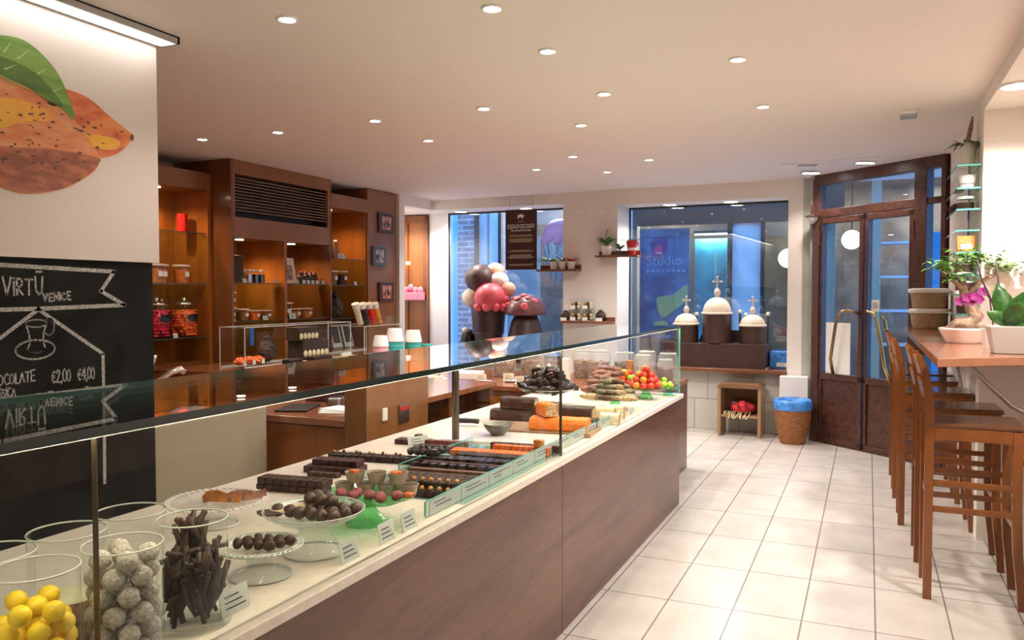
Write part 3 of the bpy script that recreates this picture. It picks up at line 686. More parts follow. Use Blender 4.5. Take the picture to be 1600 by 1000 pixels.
m = MB(); m.box(-5.32, -4.772, y0+.03, y1-.016, 2.385, ZT); m.box(-5.32, -4.772, y0+.03, y1-.016, 1.862, 2.030); m.box(-4.80, -4.772, y0+.03, y0+.05, 2.03, 2.385); m.box(-4.80, -4.772, y1-.055, y1-.016, 2.03, 2.385)
m.build('fascia', 'cherry_face', T, bevel=.002)
MB().box(-4.95, -4.90, y0+.05, y1-.055, 2.03, 2.385).build('grille_backing', 'black', T)
for i in range(11):
    z = 2.095+i*.0265
    MB().hexa([(-4.83, 5.11, z), (-4.785, 5.11, z-.012), (-4.785, 6.345, z-.012), (-4.83, 6.345, z)], [(-4.83, 5.11, z+.007), (-4.785, 5.11, z-.005), (-4.785, 6.345, z-.005), (-4.83, 6.345, z+.007)]).build('louvre', 'vent_dark', T)
MB().box(-5.32, -4.775, y0+.03, y1-.016, .0, .84).build('base_cabinet', 'cherry_dark', T)
for (a, b) in ((y0+.03, ym0-.002), (ym1+.002, y1-.017)):
    for z in (1.487, 1.165):
        g = MB().box(-5.315, -4.80, a, b, z-.008, z).build('glass_shelf', 'glass_strip', T); MB().box(-4.80, -4.7985, a, b, z-.008, z).build('front_edge', 'shelf_edge', g)
glow(T, -4.98, 5.38, 1.862); glow(T, -4.98, 6.06, 1.862)
Rb = thing('right_shelf_bay', 'narrow wooden shelf bay beside the picture panel', 'shelving', (0, 0, 0))
MB().box(-5.40, -5.32, 6.402, 7.06, 0, 2.38).build('back_panel', 'cherry', Rb); MB().box(-5.32, -4.82, 7.04, 7.06, 0, 2.24).build('side_panel', 'cherry', Rb)
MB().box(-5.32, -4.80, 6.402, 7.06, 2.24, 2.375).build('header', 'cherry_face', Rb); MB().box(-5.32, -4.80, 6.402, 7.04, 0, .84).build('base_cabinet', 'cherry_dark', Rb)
for z in (1.745, 1.482, 1.15):
    g = MB().box(-5.315, -4.83, 6.405, 7.038, z-.008, z).build('glass_shelf', 'glass_strip', Rb); MB().box(-4.83, -4.8285, 6.405, 7.038, z-.008, z).build('front_edge', 'shelf_edge', g)
glow(Rb, -5.0, 6.66, 2.24)
Pp = thing('picture_panel', 'brown wooden end panel carrying three framed photographs', 'panel', (0, 0, 0))
MB().box(-5.32, -4.80, 7.062, 7.615, 0, 2.492).build('board', 'cherry_face', Pp, bevel=.003)
MB().box(-5.32, -4.84, 7.0622, 7.08, 2.378, 2.492).build('top_return', 'black', Pp)
def pic(y0, y1, z0, z1, fm, pm, l):
    t = thing('framed_photo', l, 'picture', (-4.80, (y0+y1)/2, (z0+z1)/2), 0, 'photos on the wooden end panel'); a, b = (y1-y0)/2, (z1-z0)/2
    MB().box(.001, .022, -a, a, -b, b).build('frame', fm, t, bevel=.003); MB().box(.0225, .024, -a*.62, a*.62, -b*.66, b*.66).build('print', pm, t)
    r = random.Random(int(y0*100)); m = MB()
    for k in range(3):
        u = r.uniform(-.45, .45)*a; h = b*r.uniform(-.5, .5); m.ball((.024, u, h*.5), a*r.uniform(.07, .17), (.1, 1, r.uniform(1.2, 2.6)), 8, 6)
    m.build('printed_figures', 'frame_dark', t)
pic(7.24, 7.535, 2.05, 2.26, 'frame_dark', 'photo_warm', 'dark framed photo at the top of the brown end panel')
pic(7.125, 7.38, 1.69, 1.90, 'frame_grey', 'photo_cool', 'grey framed photo in the middle of the brown end panel')
pic(7.245, 7.53, 1.305, 1.52, 'frame_dark', 'photo_warm', 'dark framed reddish photo lowest on the brown end panel')

# wooden cupboard seen in the corner niche
cb = thing('niche_cupboard', 'reddish wooden panelled cupboard door in the corner niche', 'cupboard', BO, BA)
m = MB(); m.box(-4.86, -4.48, .36, .435, .64, 2.30); m.build('door', 'cherry', cb)
m = MB(); m.box(-4.90, -4.82, .345, .40, .64, 2.37); m.box(-4.53, -4.476, .345, .40, .64, 2.37); m.box(-4.90, -4.476, .345, .40, 2.28, 2.37); m.build('frame', 'stool_wood', cb)
MB().ball((-4.76, .345, 1.78), .022).build('knob', 'lamp_small', cb, smooth=True); MB().box(-4.86, -4.48, .20, .36, 1.30, 1.31).build('shelf', 'shelf_wood', cb)  # knob carries the emissive lamp material, so it glows without being a lamp
MB().box(-4.765, -4.755, .34, .358, .64, 2.37).build('rail', 'stool_wood', cb)

# ================================================================== bar ledge and stools
Lg = thing('bar_ledge', 'long reddish wooden bar ledge along the right wall', 'bar ledge', (0, 0, 0))
LZ = 1.125
m = MB(); m.prism([(.268, 3.80), (1.20, 4.45), (1.20, RY-.004), (RX-.002, RY-.004), (RX-.002, 7.06), (.262, 7.20)], lambda u, v, t: (u, v, t), LZ-.038, LZ); m.build('board', 'ledge_wood', Lg, bevel=.003)
for yy in (4.35, 5.9):
    m = MB(); x1 = .99 if yy < 5 else .565
    m.tube([(.42, yy, LZ-.045), (.46, yy, 1.04), (.52, yy, .97), (.62 if yy < 5 else .54, yy, .87), (.78 if yy < 5 else .555, yy, .79), (x1, yy, .75)], .011, 8)
    m.build('bracket', 'grey_paint', Lg, smooth=True)
m = MB(); m.box(.40, .56, 6.5, 6.53, .95, LZ-.04); m.build('bracket', 'grey_paint', Lg)

def make_stool():
    t = thing('bar_stool', 'x', 'bar stool')
    hw, x0, x1, sh = .148, 0, .345, .815      # half width (depth of row), aisle side legs, wall side legs
    MB().hexa([(x0-.005, -hw-.015, sh-.022), (x1+.03, -hw-.015, sh-.022), (x1+.03, hw+.015, sh-.022), (x0-.005, hw+.015, sh-.022)],
              [(x0-.005, -hw-.015, sh-.004), (x1+.03, -hw-.015, sh), (x1+.03, hw+.015, sh), (x0-.005, hw+.015, sh-.004)]).build('seat', 'seat_wood', t, bevel=.006)
    for s in (-1, 1):
        y = s*hw; q = .013
        m = MB(); prof = [(-.018, .018, 0), (-.018, .018, .3), (-.018, .018, .86), (-.026, .012, .95), (-.046, -.014, 1.06), (-.062, -.036, 1.118)]
        for (a0, b0, z0), (a1, b1, z1) in zip(prof, prof[1:]): m.hexa([(a0, y-q, z0), (b0, y-q, z0), (b0, y+q, z0), (a0, y+q, z0)], [(a1, y-q, z1), (b1, y-q, z1), (b1, y+q, z1), (a1, y+q, z1)])
        bmesh.ops.remove_doubles(m.bm, verts=m.bm.verts[:], dist=1e-5); m.build('rear_leg', 'stool_wood', t)
        m = MB(); prof = [(.012, .044, 0), (.005, .040, .1), (-.012, .026, .25), (-.018, .020, .40), (-.018, .018, .79)]
        for (a0, b0, z0), (a1, b1, z1) in zip(prof, prof[1:]): m.hexa([(x1+a0, y-q, z0), (x1+b0, y-q, z0), (x1+b0, y+q, z0), (x1+a0, y+q, z0)], [(x1+a1, y-q, z1), (x1+b1, y-q, z1), (x1+b1, y+q, z1), (x1+a1, y+q, z1)])
        bmesh.ops.remove_doubles(m.bm, verts=m.bm.verts[:], dist=1e-5); m.build('front_leg', 'stool_wood', t)
        MB().box(.018, x1-.018, y-.011, y+.011, .735, .793).build('apron', 'stool_wood', t, bevel=.002)
        for z in (.525, .405): MB().box(.018, x1-.014, y-.009, y+.009, z, z+.026).build('rung', 'stool_wood', t, bevel=.003)
    MB().box(x1-.012, x1+.012, -hw+.013, hw-.013, .735, .793).build('apron', 'stool_wood', t)
    MB().box(x1-.012, x1+.012, -hw+.013, hw-.013, .35, .38).build('footrest', 'stool_wood', t, bevel=.003); MB().box(-.010, .010, -hw+.013, hw-.013, .46, .488).build('rung', 'stool_wood', t)
    for z, dx in ((.92, -.012), (1.03, -.032)):
        m = MB(); n = 6
        for i in range(n):
            u0, u1 = -hw+.012+(2*hw-.024)*i/n, -hw+.012+(2*hw-.024)*(i+1)/n
            c = lambda u: dx-.012*math.cos(u/hw*PI/2)
            m.hexa([(c(u0)-.006, u0, z), (c(u0)+.008, u0, z), (c(u1)+.008, u1, z), (c(u1)-.006, u1, z)], [(c(u0)-.022, u0, z+.075), (c(u0)-.008, u0, z+.075), (c(u1)-.008, u1, z+.075), (c(u1)-.022, u1, z+.075)])
        bmesh.ops.remove_doubles(m.bm, verts=m.bm.verts[:], dist=1e-5); m.build('back_slat', 'stool_wood', t)
    return t
ST = make_stool()
for i, (x, y, l) in enumerate([(.262, 4.235, 'wooden bar stool nearest the viewer in the row at the ledge'), (.250, 4.775, 'second wooden bar stool in the row, right behind the nearest one'), (.196, 5.483, 'third wooden bar stool in the row, pulled further into the aisle'),
                               (.183, 6.17, 'fourth wooden bar stool in the row, before the one by the door'), (.183, 6.63, 'wooden bar stool closest to the entrance door')]):
    o = ST if i == 0 else dup(ST)
    o.location = (x, y, 0); o['label'] = l; o['group'] = 'wooden stools at the bar ledge'
    if i == 4: o.rotation_euler = (0, 0, .03)

# ================================================================== the street outside
struct(MB().box(-12, 6, 8.95, 16, -.2, -.06).build('street_ground', 'street_ground'))
FY = 11.30
F = thing('opposite_building', 'pale building across the street with dark shop windows', 'building', (0, 0, 0))
m = MB()
for x0, x1, z0, z1 in ((-12, -6.05, 0, 7), (-6.05, -5.25, 2.9, 7), (-5.62, -5.25, 0, 2.9), (-5.25, -2.9, 3.05, 7), (-4.05, -3.10, 0, 3.05), (-2.9, 6, 3.0, 7), (-1.73, -1.33, 0, 3.0), (-5.25, -4.05, 0, .5)): m.box(x0, x1, FY, FY+.3, z0-.06, z1)
m.build('wall', 'street_wall', F)
MB().box(-5.93, -5.62, FY-.10, FY+.2, -.06, 2.9).build('brick_pier', 'street_brick', F)
m = MB(); m.box(-5.63, -5.60, FY-.12, FY, -.06, 6); m.box(-5.26, -5.22, FY-.03, FY, .4, 3.1); m.box(-3.12, -3.06, FY-.03, FY, 0, 3.1); m.box(-1.78, -1.72, FY-.05, FY, 0, 3.05); m.box(-1.34, -1.29, FY-.05, FY, 0, 3.05); m.box(-3.1, -.3, FY-.07, FY, 2.36, 3.2); m.box(-5.24, -4.05, FY-.04, FY, 2.85, 3.3); m.build('shop_frames', 'street_dark', F)  # wide top band: dark fascia standing in for the room ceiling reflected in the window
m = MB(); m.box(-6.2, 3.2, FY+1.2, FY+1.25, -.06, 3.0); m.box(-6.2, -6.15, FY+.3, FY+1.2, -.06, 2.9); m.box(3.15, 3.2, FY+.3, FY+1.2, -.06, 2.9); m.box(-6.15, 3.15, FY+.3, FY+1.2, 2.9, 3.0); m.build('shop_interior', 'shop_grey', F)
for x in (-4.6, -2.7, -.7, .8):
    la = bpy.data.lights.new('shop_fill', 'AREA'); la.energy = 22; la.color = (1, .86, .70); la.size = .4; q = bpy.data.objects.new('shop_fill', la); COL.objects.link(q); kid(q, F); q.location = (x, FY+.7, 2.88)  # unseen fill lights, added so the shop interior turns neutral grey
m = MB(); m.box(-5.22, -4.06, FY+.02, FY+.03, .5, 3.05); m.box(-3.06, -1.78, FY+.02, FY+.03, 0, 2.42); m.box(-1.29, -.3, FY+.02, FY+.03, 0, 2.42); m.build('shop_glass', 'glass_window', F)
m = MB(); m.box(-5.62, -5.25, FY-.02, FY, .9, .93); m.box(-5.62, -5.25, FY-.02, FY, 1.82, 1.85); m.box(-5.45, -5.43, FY-.02, FY, 1.85, 2.9); m.build('wall_joints', 'street_grey', F)
tag(MB().box(-6.05, -5.93, FY-.02, FY+.05, -.06, 6).build('blue_pipe_casing', 'pipe_blue'), 'bright blue vertical casing on the building across the street beside the brick pier', 'pipe')
ps = thing('shop_poster', 'blue poster with yellow shapes in the window across the street', 'poster', (0, 0, 0))
MB().box(-3.04, -2.32, FY+.06, FY+.075, .75, 2.32).build('sheet', 'poster_blue', ps)
mk = lambda pts: MB().prism(arc(pts), lambda u, v, t: (u, t, v), FY+.052, FY+.059)
mk([(-2.78, 1.32), (-2.55, 1.38), (-2.35, 1.52), (-2.36, 1.30), (-2.5, 1.18), (-2.7, 1.05)]).build('yellow_shape', 'poster_yellow', ps)
mk([(-2.82, .96), (-2.66, 1.0), (-2.6, .9), (-2.72, .78)]).build('yellow_shape', 'poster_yellow', ps)
mk([(-2.86, 2.16), (-2.66, 2.18), (-2.66, 1.98), (-2.84, 1.96)]).build('violet_shape', 'poster_violet', ps)
text('poster_lettering', 'Studio', .20, 'poster_text', ps, (-2.68, FY+.050, 1.80), (PI/2, 0, 0))
m = MB()
for k in range(8): m.box(-2.94+k*.075, -2.90+k*.075, FY+.050, FY+.058, 1.70, 1.735)
m.build('poster_small_line', 'poster_text', ps)
tag(MB().box(-2.30, -1.78, FY+.35, FY+.38, .3, 2.18).build('window_screen', 'aqua_panel'), 'blue green screen standing in the shop window across the street', 'screen')
st = thing('shop_lamp_bar', 'bright horizontal tube lamp above the blue green screen across the street', 'lamp', (-2.04, FY+.33, 2.26))
MB().box(-.27, .27, -.02, .02, -.03, .03).build('housing', 'street_grey', st); MB().box(-.26, .26, -.022, -.005, -.032, -.005).build('tube', 'globe_glow', st)
ld = bpy.data.lights.new('shop_glow', 'AREA'); ld.energy = 6; ld.color = (.55, .9, 1); ld.shape = 'RECTANGLE'; ld.size = .5; ld.size_y = .05
lo = bpy.data.objects.new('shop_glow', ld); COL.objects.link(lo); kid(lo, st); lo.location = (0, -.03, -.05); lo.rotation_euler = (.25, 0, 0)
for i, (x, z, r, l) in enumerate([(-1.03, 1.885, .135, 'white globe lamp in the shop across the street, right of the blue wall'), (-.22, 2.12, .13, 'white globe lamp across the street seen through the entrance door')]):
    g = thing('globe_lamp', l, 'lamp', (x, FY+.45, z), 0, 'globe lamps across the street')
    MB().ball((0, 0, 0), r, n=20, m=12).build('globe', 'globe_glow', g, smooth=True); MB().tube([(0, 0, r), (0, 0, 2.95-z)], .008, 6).build('rod', 'street_dark', g)
ic = thing('giant_ice_cream', 'giant pink ice cream cone ornament in the shop across the street', 'ornament', (-4.36, FY+.32, 1.55))
MB().lathe([(0, 0), (.12, .02), (.27, .62), (.25, .64), (0, .64)], n=20).build('cone', 'cone_wafer', ic, smooth=True)
m = MB(); R = random.Random(2); m.ball((0, 0, .74), .27, (1, 1, .95), 20, 14)
for k in range(9): a = k*.7; m.ball((.23*math.cos(a), .23*math.sin(a), .64), .075, n=8, m=6)
m.build('scoop', 'pink_ice', ic, smooth=True); m = MB()
for k in range(10): a = k*.63; m.tube([(.285*math.cos(a)*.5, .285*math.sin(a)*.5, .03), (.285*math.cos(a+.5)*.95, .285*math.sin(a+.5)*.95, .58)], .008, 5)
m.build('wafer_ribs', 'street_brick', ic)
# shop fittings behind the door glass
sh = thing('street_shop_shelves', 'grey shelving in the shop across the street behind the entrance door', 'shelving', (0, 0, 0))
m = MB(); m.box(-.62, -.42, FY+.3, FY+.6, 0, 2.9); m.box(.02, .14, FY+.3, FY+.6, 0, 2.9); m.build('post', 'beige_panel', sh)
for z in (.7, 1.15, 1.6, 2.05): MB().box(.14, .75, FY+.4, FY+.7, z, z+.03).build('shelf', 'street_wall', sh)
tag(MB().box(.50, .64, 8.9, 9.3, -.06, 2.0).build('street_post', 'pipe_blue'), 'blue painted post outside the right leaf of the entrance door', 'post')

# ================================================================== things at the back wall
def lionpoly(s): return [(x*s, y*s) for x, y in ((-.9, -.5), (-.6, -.5), (-.5, -.1), (-.1, -.15), (.3, -.2), (.3, -.55), (.6, -.55), (.6, -.1), (.75, .1), (1.1, .0), (1.0, .3), (.7, .25), (.5, .15), (.35, .6), (.1, .75), (.1, .4), (-.2, .6), (-.3, .3), (-.55, .45), (-.85, .4), (-.95, .15), (-.8, .0), (-.85, -.2))]
S = thing('hanging_sign', 'dark brown hanging sign about the chocolate school with a white winged lion', 'sign', bwp(-2.955, -.10, 1.662), BA)
MB().box(-.195, .195, 0, .012, 0, .672).build('panel', 'sign_brown', S, bevel=.006)
MB().prism(lionpoly(.044), lambda u, v, t: (u, t, v+.592), -.0025, .0005).build('lion_emblem', 'sign_letter', S)
for nm_, bd, sz, w_, z_ in (('sign_title', 'SCUOLA DI CIOCCOLATO', .066, .335, .462), ('sign_subtitle', 'The school of chocolate', .036, .25, .428)):
    q = text(nm_, bd, sz, 'sign_letter', S, (0, -.002, z_), (PI/2, 0, 0)); q.scale = (w_/max(.01, q.dimensions.x), 1, 1)
R = random.Random(3); m = MB()
for z in (.385, .373, .345, .333, .321, .309, .215, .203, .165, .153, .141, .129, .06, .048):
    w = R.uniform(.12, .165); m.box(-w, w, -.0012, .001, z-.0022, z+.0022)
m.box(-.035, .035, -.0012, .001, .535, .539)
m.build('small_print', 'parchment', S)
for x in (-.14, .14):
    MB().tube([(x, .006, .67), (x, .006, CEIL-1.662)], .0022, 5).build('wire', 'steel', S)
def wshelf(u0, u1, z, l, dp=.14, lip=True):
    t = thing('wall_shelf', l, 'shelf', bwp(u0, 0, z), BA, 'small wooden shelves on the back wall'); w = u1-u0
    MB().box(0, w, -dp, -.001, -.022, 0).build('board', 'shelf_wood', t, bevel=.002)
    if lip: MB().box(0, w, -.016, -.001, 0, .05).build('back_rail', 'shelf_wood', t, bevel=.002)
    return t
wshelf(-2.75, -2.27, 1.66, 'wooden wall shelf with three little white pots beside the hanging sign')
wshelf(-2.06, -1.60, 1.80, 'wooden wall shelf with an orchid and a red pot beside the right window')
sx = thing('wall_shelf', 'lowest wooden wall shelf with packaged chocolates between the windows', 'shelf', bwp(-2.48, 0, 1.10), BA, 'small wooden shelves on the back wall')
MB().prism([(0, -.001), (.60, -.001), (.60, -.10), (.30, -.19), (0, -.12)], lambda u, v, t: (u, v, t), -.024, 0).build('board', 'shelf_wood', sx, bevel=.002); MB().box(.45, .60, -.02, -.001, 0, .04).build('back_rail', 'shelf_wood', sx)
def potted(name, label, cat, loc, r, h, pm, soil=True, taper=.75, group=None, rot=0):
    t = thing(name, label, cat, loc, rot, group)
    MB().lathe([(0, 0), (r*taper, 0), (r, h), (r*.9, h), (r*.86, h*.86), (0, h*.86)], n=20).build('pot', pm, t, smooth=False)
    return t
def foliage(t, base, n, L, w, m_, seed, up=.6, name='leaf', droop=.35, spread=1, flat=False):
    R = random.Random(seed)
    for k in range(n):
        a = 2*PI*k/n+R.uniform(-.3, .3); e = R.uniform(up*.6, up*1.3)
        MB().leaf(base, (math.cos(a)*spread, math.sin(a)*spread*(.35 if flat and math.sin(a) > 0 else 1), e), L*R.uniform(.7, 1.1), w, droop).build(name, m_, t, smooth=True, thick=.0012)
for i, (u, l) in enumerate([(-2.56, 'little white pot with a trailing green plant, first on the shelf by the sign'), (-2.465, 'little white pot in the middle of the three beside the sign'), (-2.36, 'little white pot with red leaves, last on the shelf by the sign')]):
    t = potted('potted_plant', l, 'potted plant', bwp(u, -.075, 1.66), .046, .085, 'terracotta_white', group='little pots beside the sign')
    if i == 0: foliage(t, (0, 0, .08), 8, .20, .022, 'leaf_light', 3, .7, droop=.45, spread=1.2)
    if i == 0:
        for k in range(5): MB().leaf((-.02, 0, .08), (-1, -.2+.1*k, .25+.1*k), .26, .02, .3).build('leaf', 'leaf', t, smooth=True, thick=.0012)
    if i == 1: foliage(t, (0, 0, .08), 8, .11, .016, 'leaf_grey', 4, 1.0)
    elif i == 2: foliage(t, (0, 0, .08), 9, .14, .022, 'ceramic_red', 5, .7)
t = potted('potted_orchid', 'small orchid with long dark leaves in a white pot on the wall shelf', 'potted plant', bwp(-1.955, -.075, 1.80), .06, .10, 'terracotta_white'); foliage(t, (0, 0, .10), 7, .25, .030, 'leaf', 8, 1.0, droop=.35, flat=True)
MB().tube([(0, 0, .1), (-.01, 0, .22), (.02, 0, .28)], .004, 6).build('stem', 'stem_dark', t)
t = potted('potted_plant', 'tiny leafy plant in a dark pot between the orchid and the red pot', 'potted plant', bwp(-1.81, -.075, 1.80), .035, .05, 'bowl_grey'); foliage(t, (0, 0, .05), 10, .17, .018, 'leaf_grey', 9, 1.5)
t = potted('red_flower_pot', 'glossy red and white pot with a drooping leaf on the wall shelf', 'potted plant', bwp(-1.675, -.075, 1.80), .062, .15, 'ceramic_red', taper=.6)
MB().lathe([(.045, .045), (.05, .06), (.053, .075), (.046, .075)], n=20).build('white_band', 'ceramic_white', t); foliage(t, (0, 0, .14), 4, .20, .02, 'leaf', 12, .6, droop=.6)
# packets on the low shelf
for i, (u, z, l) in enumerate([(-2.30, 1.10, 'clear box of pale chocolates, lower left on the low wall shelf'), (-2.16, 1.10, 'clear box of pale chocolates, lower right on the low wall shelf'), (-2.30, 1.225, 'clear box of chocolates stacked upper left on the low wall shelf'), (-2.16, 1.225, 'clear box of chocolates stacked upper right on the low wall shelf')]):
    t = thing('chocolate_box', l, 'box', bwp(u, -.08, z), BA, 'clear boxes on the low wall shelf'); MB().box(-.06, .06, -.045, .045, .001, .12).build('box', 'glass_jar', t)
    R = random.Random(i)
    for k in range(6): MB().ball((-.035+.035*(k % 3), R.uniform(-.015, .015), .025+.035*(k//3)), .02, n=8, m=6).build('chocolate', ('hazelnut', 'choc_brown', 'nougat_white')[k % 3], t, smooth=True)
    MB().box(-.05, .01, -.048, -.046, .005, .04).build('label_card', 'paper_white', t)
for i, (u, l) in enumerate([(-2.43, 'bow tied bag of dark chocolates at the left end of the low wall shelf'), (-2.02, 'bow tied bag of dark chocolates at the right end of the low wall shelf')]):
    t = thing('chocolate_bag', l, 'bag', bwp(u, -.07, 1.10), BA, 'tied bags on the low wall shelf'); R = random.Random(40+i)
    MB().ball((0, 0, .055), .055, (1, .7, 1), 10, 8, .12, R).build('bag', 'choc_dusty', t, smooth=True); foliage(t, (0, 0, .10), 6, .08, .018, 'glass_rim', 50+i, .8, 'ribbon')
    MB().box(-.035, .035, -.052, -.05, .0, .035).build('label_card', 'paper_white', t)

# ------------------------------------------------------------------ chocolate church in the right window
cz = .892
pl = thing('church_plinth', 'dark brown chocolate block carrying the domed church in the window', 'plinth', bwp(-.76, .02, .643), BA)
MB().box(-.60, .435, 0, .33, 0, .245).build('block', 'sculpt_brown', pl, bevel=.004); MB().box(-.61, .445, .002, .335, 0, .008).build('board', 'dome_cream', pl)
def tower(u, d, r, zt, hd, l, name='chocolate_tower'):
    t = thing(name, l, 'chocolate sculpture', bwp(u, d, cz-.003), BA, 'domed towers of the chocolate church'); h = zt-cz
    MB().lathe([(0, 0), (r, 0), (r, h), (0, h)], n=32).build('drum', 'sculpt_brown', t, bevel=.003)
    MB().torus((0, 0, h+.006), r+.004, .011, 32, 8).build('cornice', 'dome_cream', t, smooth=True)
    pr = [(r*math.cos(a), h+.008+hd*math.sin(a)) for a in [PI/2*i/10 for i in range(11)]]; MB().lathe(pr, n=32).build('dome', 'dome_cream', t, smooth=True)
    lr = r*.24; z = h+hd
    MB().lathe([(lr*.6, z-.01), (lr*.65, z+.02), (lr, z+lr*1.3), (lr*.9, z+lr*2), (lr*.4, z+lr*2.9), (0, z+lr*3.1)], n=16).build('lantern', 'dome_cream', t, smooth=True)
    zc = z+lr*3; c = MB(); q = .0065 if r > .12 else .005; s = r*.75
    c.box(-q, q, -q, q, zc-.01, zc+s); c.box(-s*.36, s*.36, -q, q, zc+s*.52, zc+s*.52+2*q)
    for a, b in ((0, s), (-s*.36, s*.56), (s*.36, s*.56)): c.ball((a, 0, zc+b), q*1.6, n=8, m=6)
    c.build('cross', 'dome_cream', t); return t
tower(-.83, .145, .145, 1.19, .165, 'largest chocolate tower with a cream dome and cross in the window')
tower(-.475, .15, .125, 1.07, .11, 'right hand smaller chocolate tower with a cream dome on the plinth')
tower(-1.15, .15, .125, 1.075, .11, 'left hand smaller chocolate tower with a cream dome, partly behind glass')
pn = thing('church_pinnacles', 'row of small cream finials and gables between the chocolate towers', 'chocolate sculpture', bwp(-.76, .318, cz-.003), BA)
for u, h in ((-.21, .27), (.13, .30), (.19, .27), (-.32, .27), (.41, .28)):
    f_ = MB().tube([(u, 0, 0), (u, 0, h)], .012, 8).build('column', 'sculpt_brown', pn); MB().ball((u, 0, h+.016), .02, (1, 1, 1.2), 10, 8).build('finial', 'dome_cream', f_, smooth=True)
m = MB(); m.prism([(-.30, 0), (.36, 0), (.36, .10), (.27, .22), (.20, .12), (-.06, .13), (-.16, .21), (-.24, .12)], lambda u, v, t: (u, t, v), -.01, .01); m.build('facade', 'sculpt_brown', pn)
m = MB()
for a, b in (((.20, .12), (.27, .22)), ((.27, .22), (.345, .11)), ((-.24, .12), (-.16, .21)), ((-.16, .21), (-.07, .13))): m.tube([(a[0], -.012, a[1]), (b[0], -.012, b[1])], .008, 6)
m.build('gable_trim', 'dome_cream', pn)
wb = thing('blue_crate', 'blue plastic crate at the right end of the window sill', 'crate', bwp(-.222, .27, .643), BA)
MB().box(-.088, .088, -.09, .09, 0, .17).build('crate', 'bag_blue', wb, bevel=.006); MB().box(-.02, .08, -.095, -.091, .02, .06).build('label', 'paper_white', wb)

# ------------------------------------------------------------------ chocolate sculptures in the left window
def bwthing(name, label, u, d, z, cat='chocolate sculpture'): return thing(name, label, cat, bwp(u, d, z), BA)
t = bwthing('chocolate_ice_cream', 'giant chocolate cone heaped with brown, pink and white scoops in the window', -3.53, .21, .642)
MB().lathe([(0, 0), (.125, 0), (.175, .28), (.185, .29), (.21, .60), (0, .60)], n=32).build('cone', 'sculpt_brown', t, smooth=True, bevel=.004)
MB().torus((0, 0, .285), .180, .010, 32, 8).build('cone_band', 'scoop_brown', t, smooth=True)
R = random.Random(6)
for (x, y, z, r, mm, nm) in ((.06, -.06, .70, .195, 'scoop_pink', 'pink_scoop'), (-.20, .0, .70, .14, 'scoop_cream', 'cream_scoop'), (-.12, .02, .93, .185, 'scoop_brown', 'brown_scoop'), (.12, .05, .90, .115, 'scoop_white', 'white_scoop'), (.23, .05, .80, .10, 'scoop_peach', 'peach_scoop'), (.03, .12, 1.02, .11, 'scoop_peach', 'peach_scoop'), (.20, .0, .68, .09, 'scoop_pink', 'pink_scoop')):
    m = MB(); m.ball((x, y, z), r, (1, 1, .92), 24, 16, .012, R)
    if nm == 'pink_scoop':
        for k in range(9): a = 2*PI*k/9; m.ball((x+r*.85*math.cos(a), y+r*.85*math.sin(a), z-r*.55), r*.26, n=8, m=6)
    m.build(nm, mm, t, smooth=True)
t = bwthing('chocolate_mushroom', 'giant chocolate mushroom with pink dots on a mauve cap in the window', -3.035, .20, .642)
MB().lathe([(0, 0), (.23, 0), (.22, .2), (.17, .42), (.12, .52), (0, .52)], n=28).build('stem', 'sculpt_brown', t, smooth=True)
MB().lathe([(.0, .50), (.20, .50), (.245, .515), (.25, .55), (.21, .64), (.13, .71), (.05, .745), (0, .75)], n=32).build('cap', 'cap_mauve', t, smooth=True)
for a, e, s in ((-1.9, .9, .045), (-1.2, .35, .045), (-2.5, .45, .036), (-1.5, 1.25, .04), (-.5, .7, .04), (-2.9, .9, .03), (-1.0, .95, .03)):
    c = Vector((.235*math.cos(a)*math.cos(e), .235*math.sin(a)*math.cos(e), .535+.215*math.sin(e))); nrm = Vector((math.cos(a)*math.cos(e), math.sin(a)*math.cos(e), math.sin(e)*1.1)).normalized()
    MB().ball(c, s, (1, 1, .3), 14, 8, rot=nrm.to_track_quat('Z', 'Y').to_matrix()).build('cap_dot', 'scoop_pink', t, smooth=True)
t = bwthing('chocolate_egg', 'dark glossy chocolate egg standing behind the giant cone', -3.835, .28, .642); MB().ball((0, 0, .165), .105, (1, 1, 1.55), 20, 14).build('shell', 'choc_gloss', t, smooth=True); MB().ball((-.02, -.05, .31), .045, (1, 1, .8)).build('ornament', 'scoop_cream', t, smooth=True)
t = bwthing('tiara', 'pink crown shaped ornament on the shelf of the niche cupboard', -4.66, .265, 1.31, 'ornament')
MB().box(-.17, .17, -.06, .06, 0, .10).build('band', 'pink_net', t, bevel=.01); m = MB()
for k in range(5): m.ball((-.14+.07*k, 0, .11+(.05 if k == 2 else .015)), .036, (1, 1, 1.3), 10, 8)
m.build('points', 'pink_net', t, smooth=True)

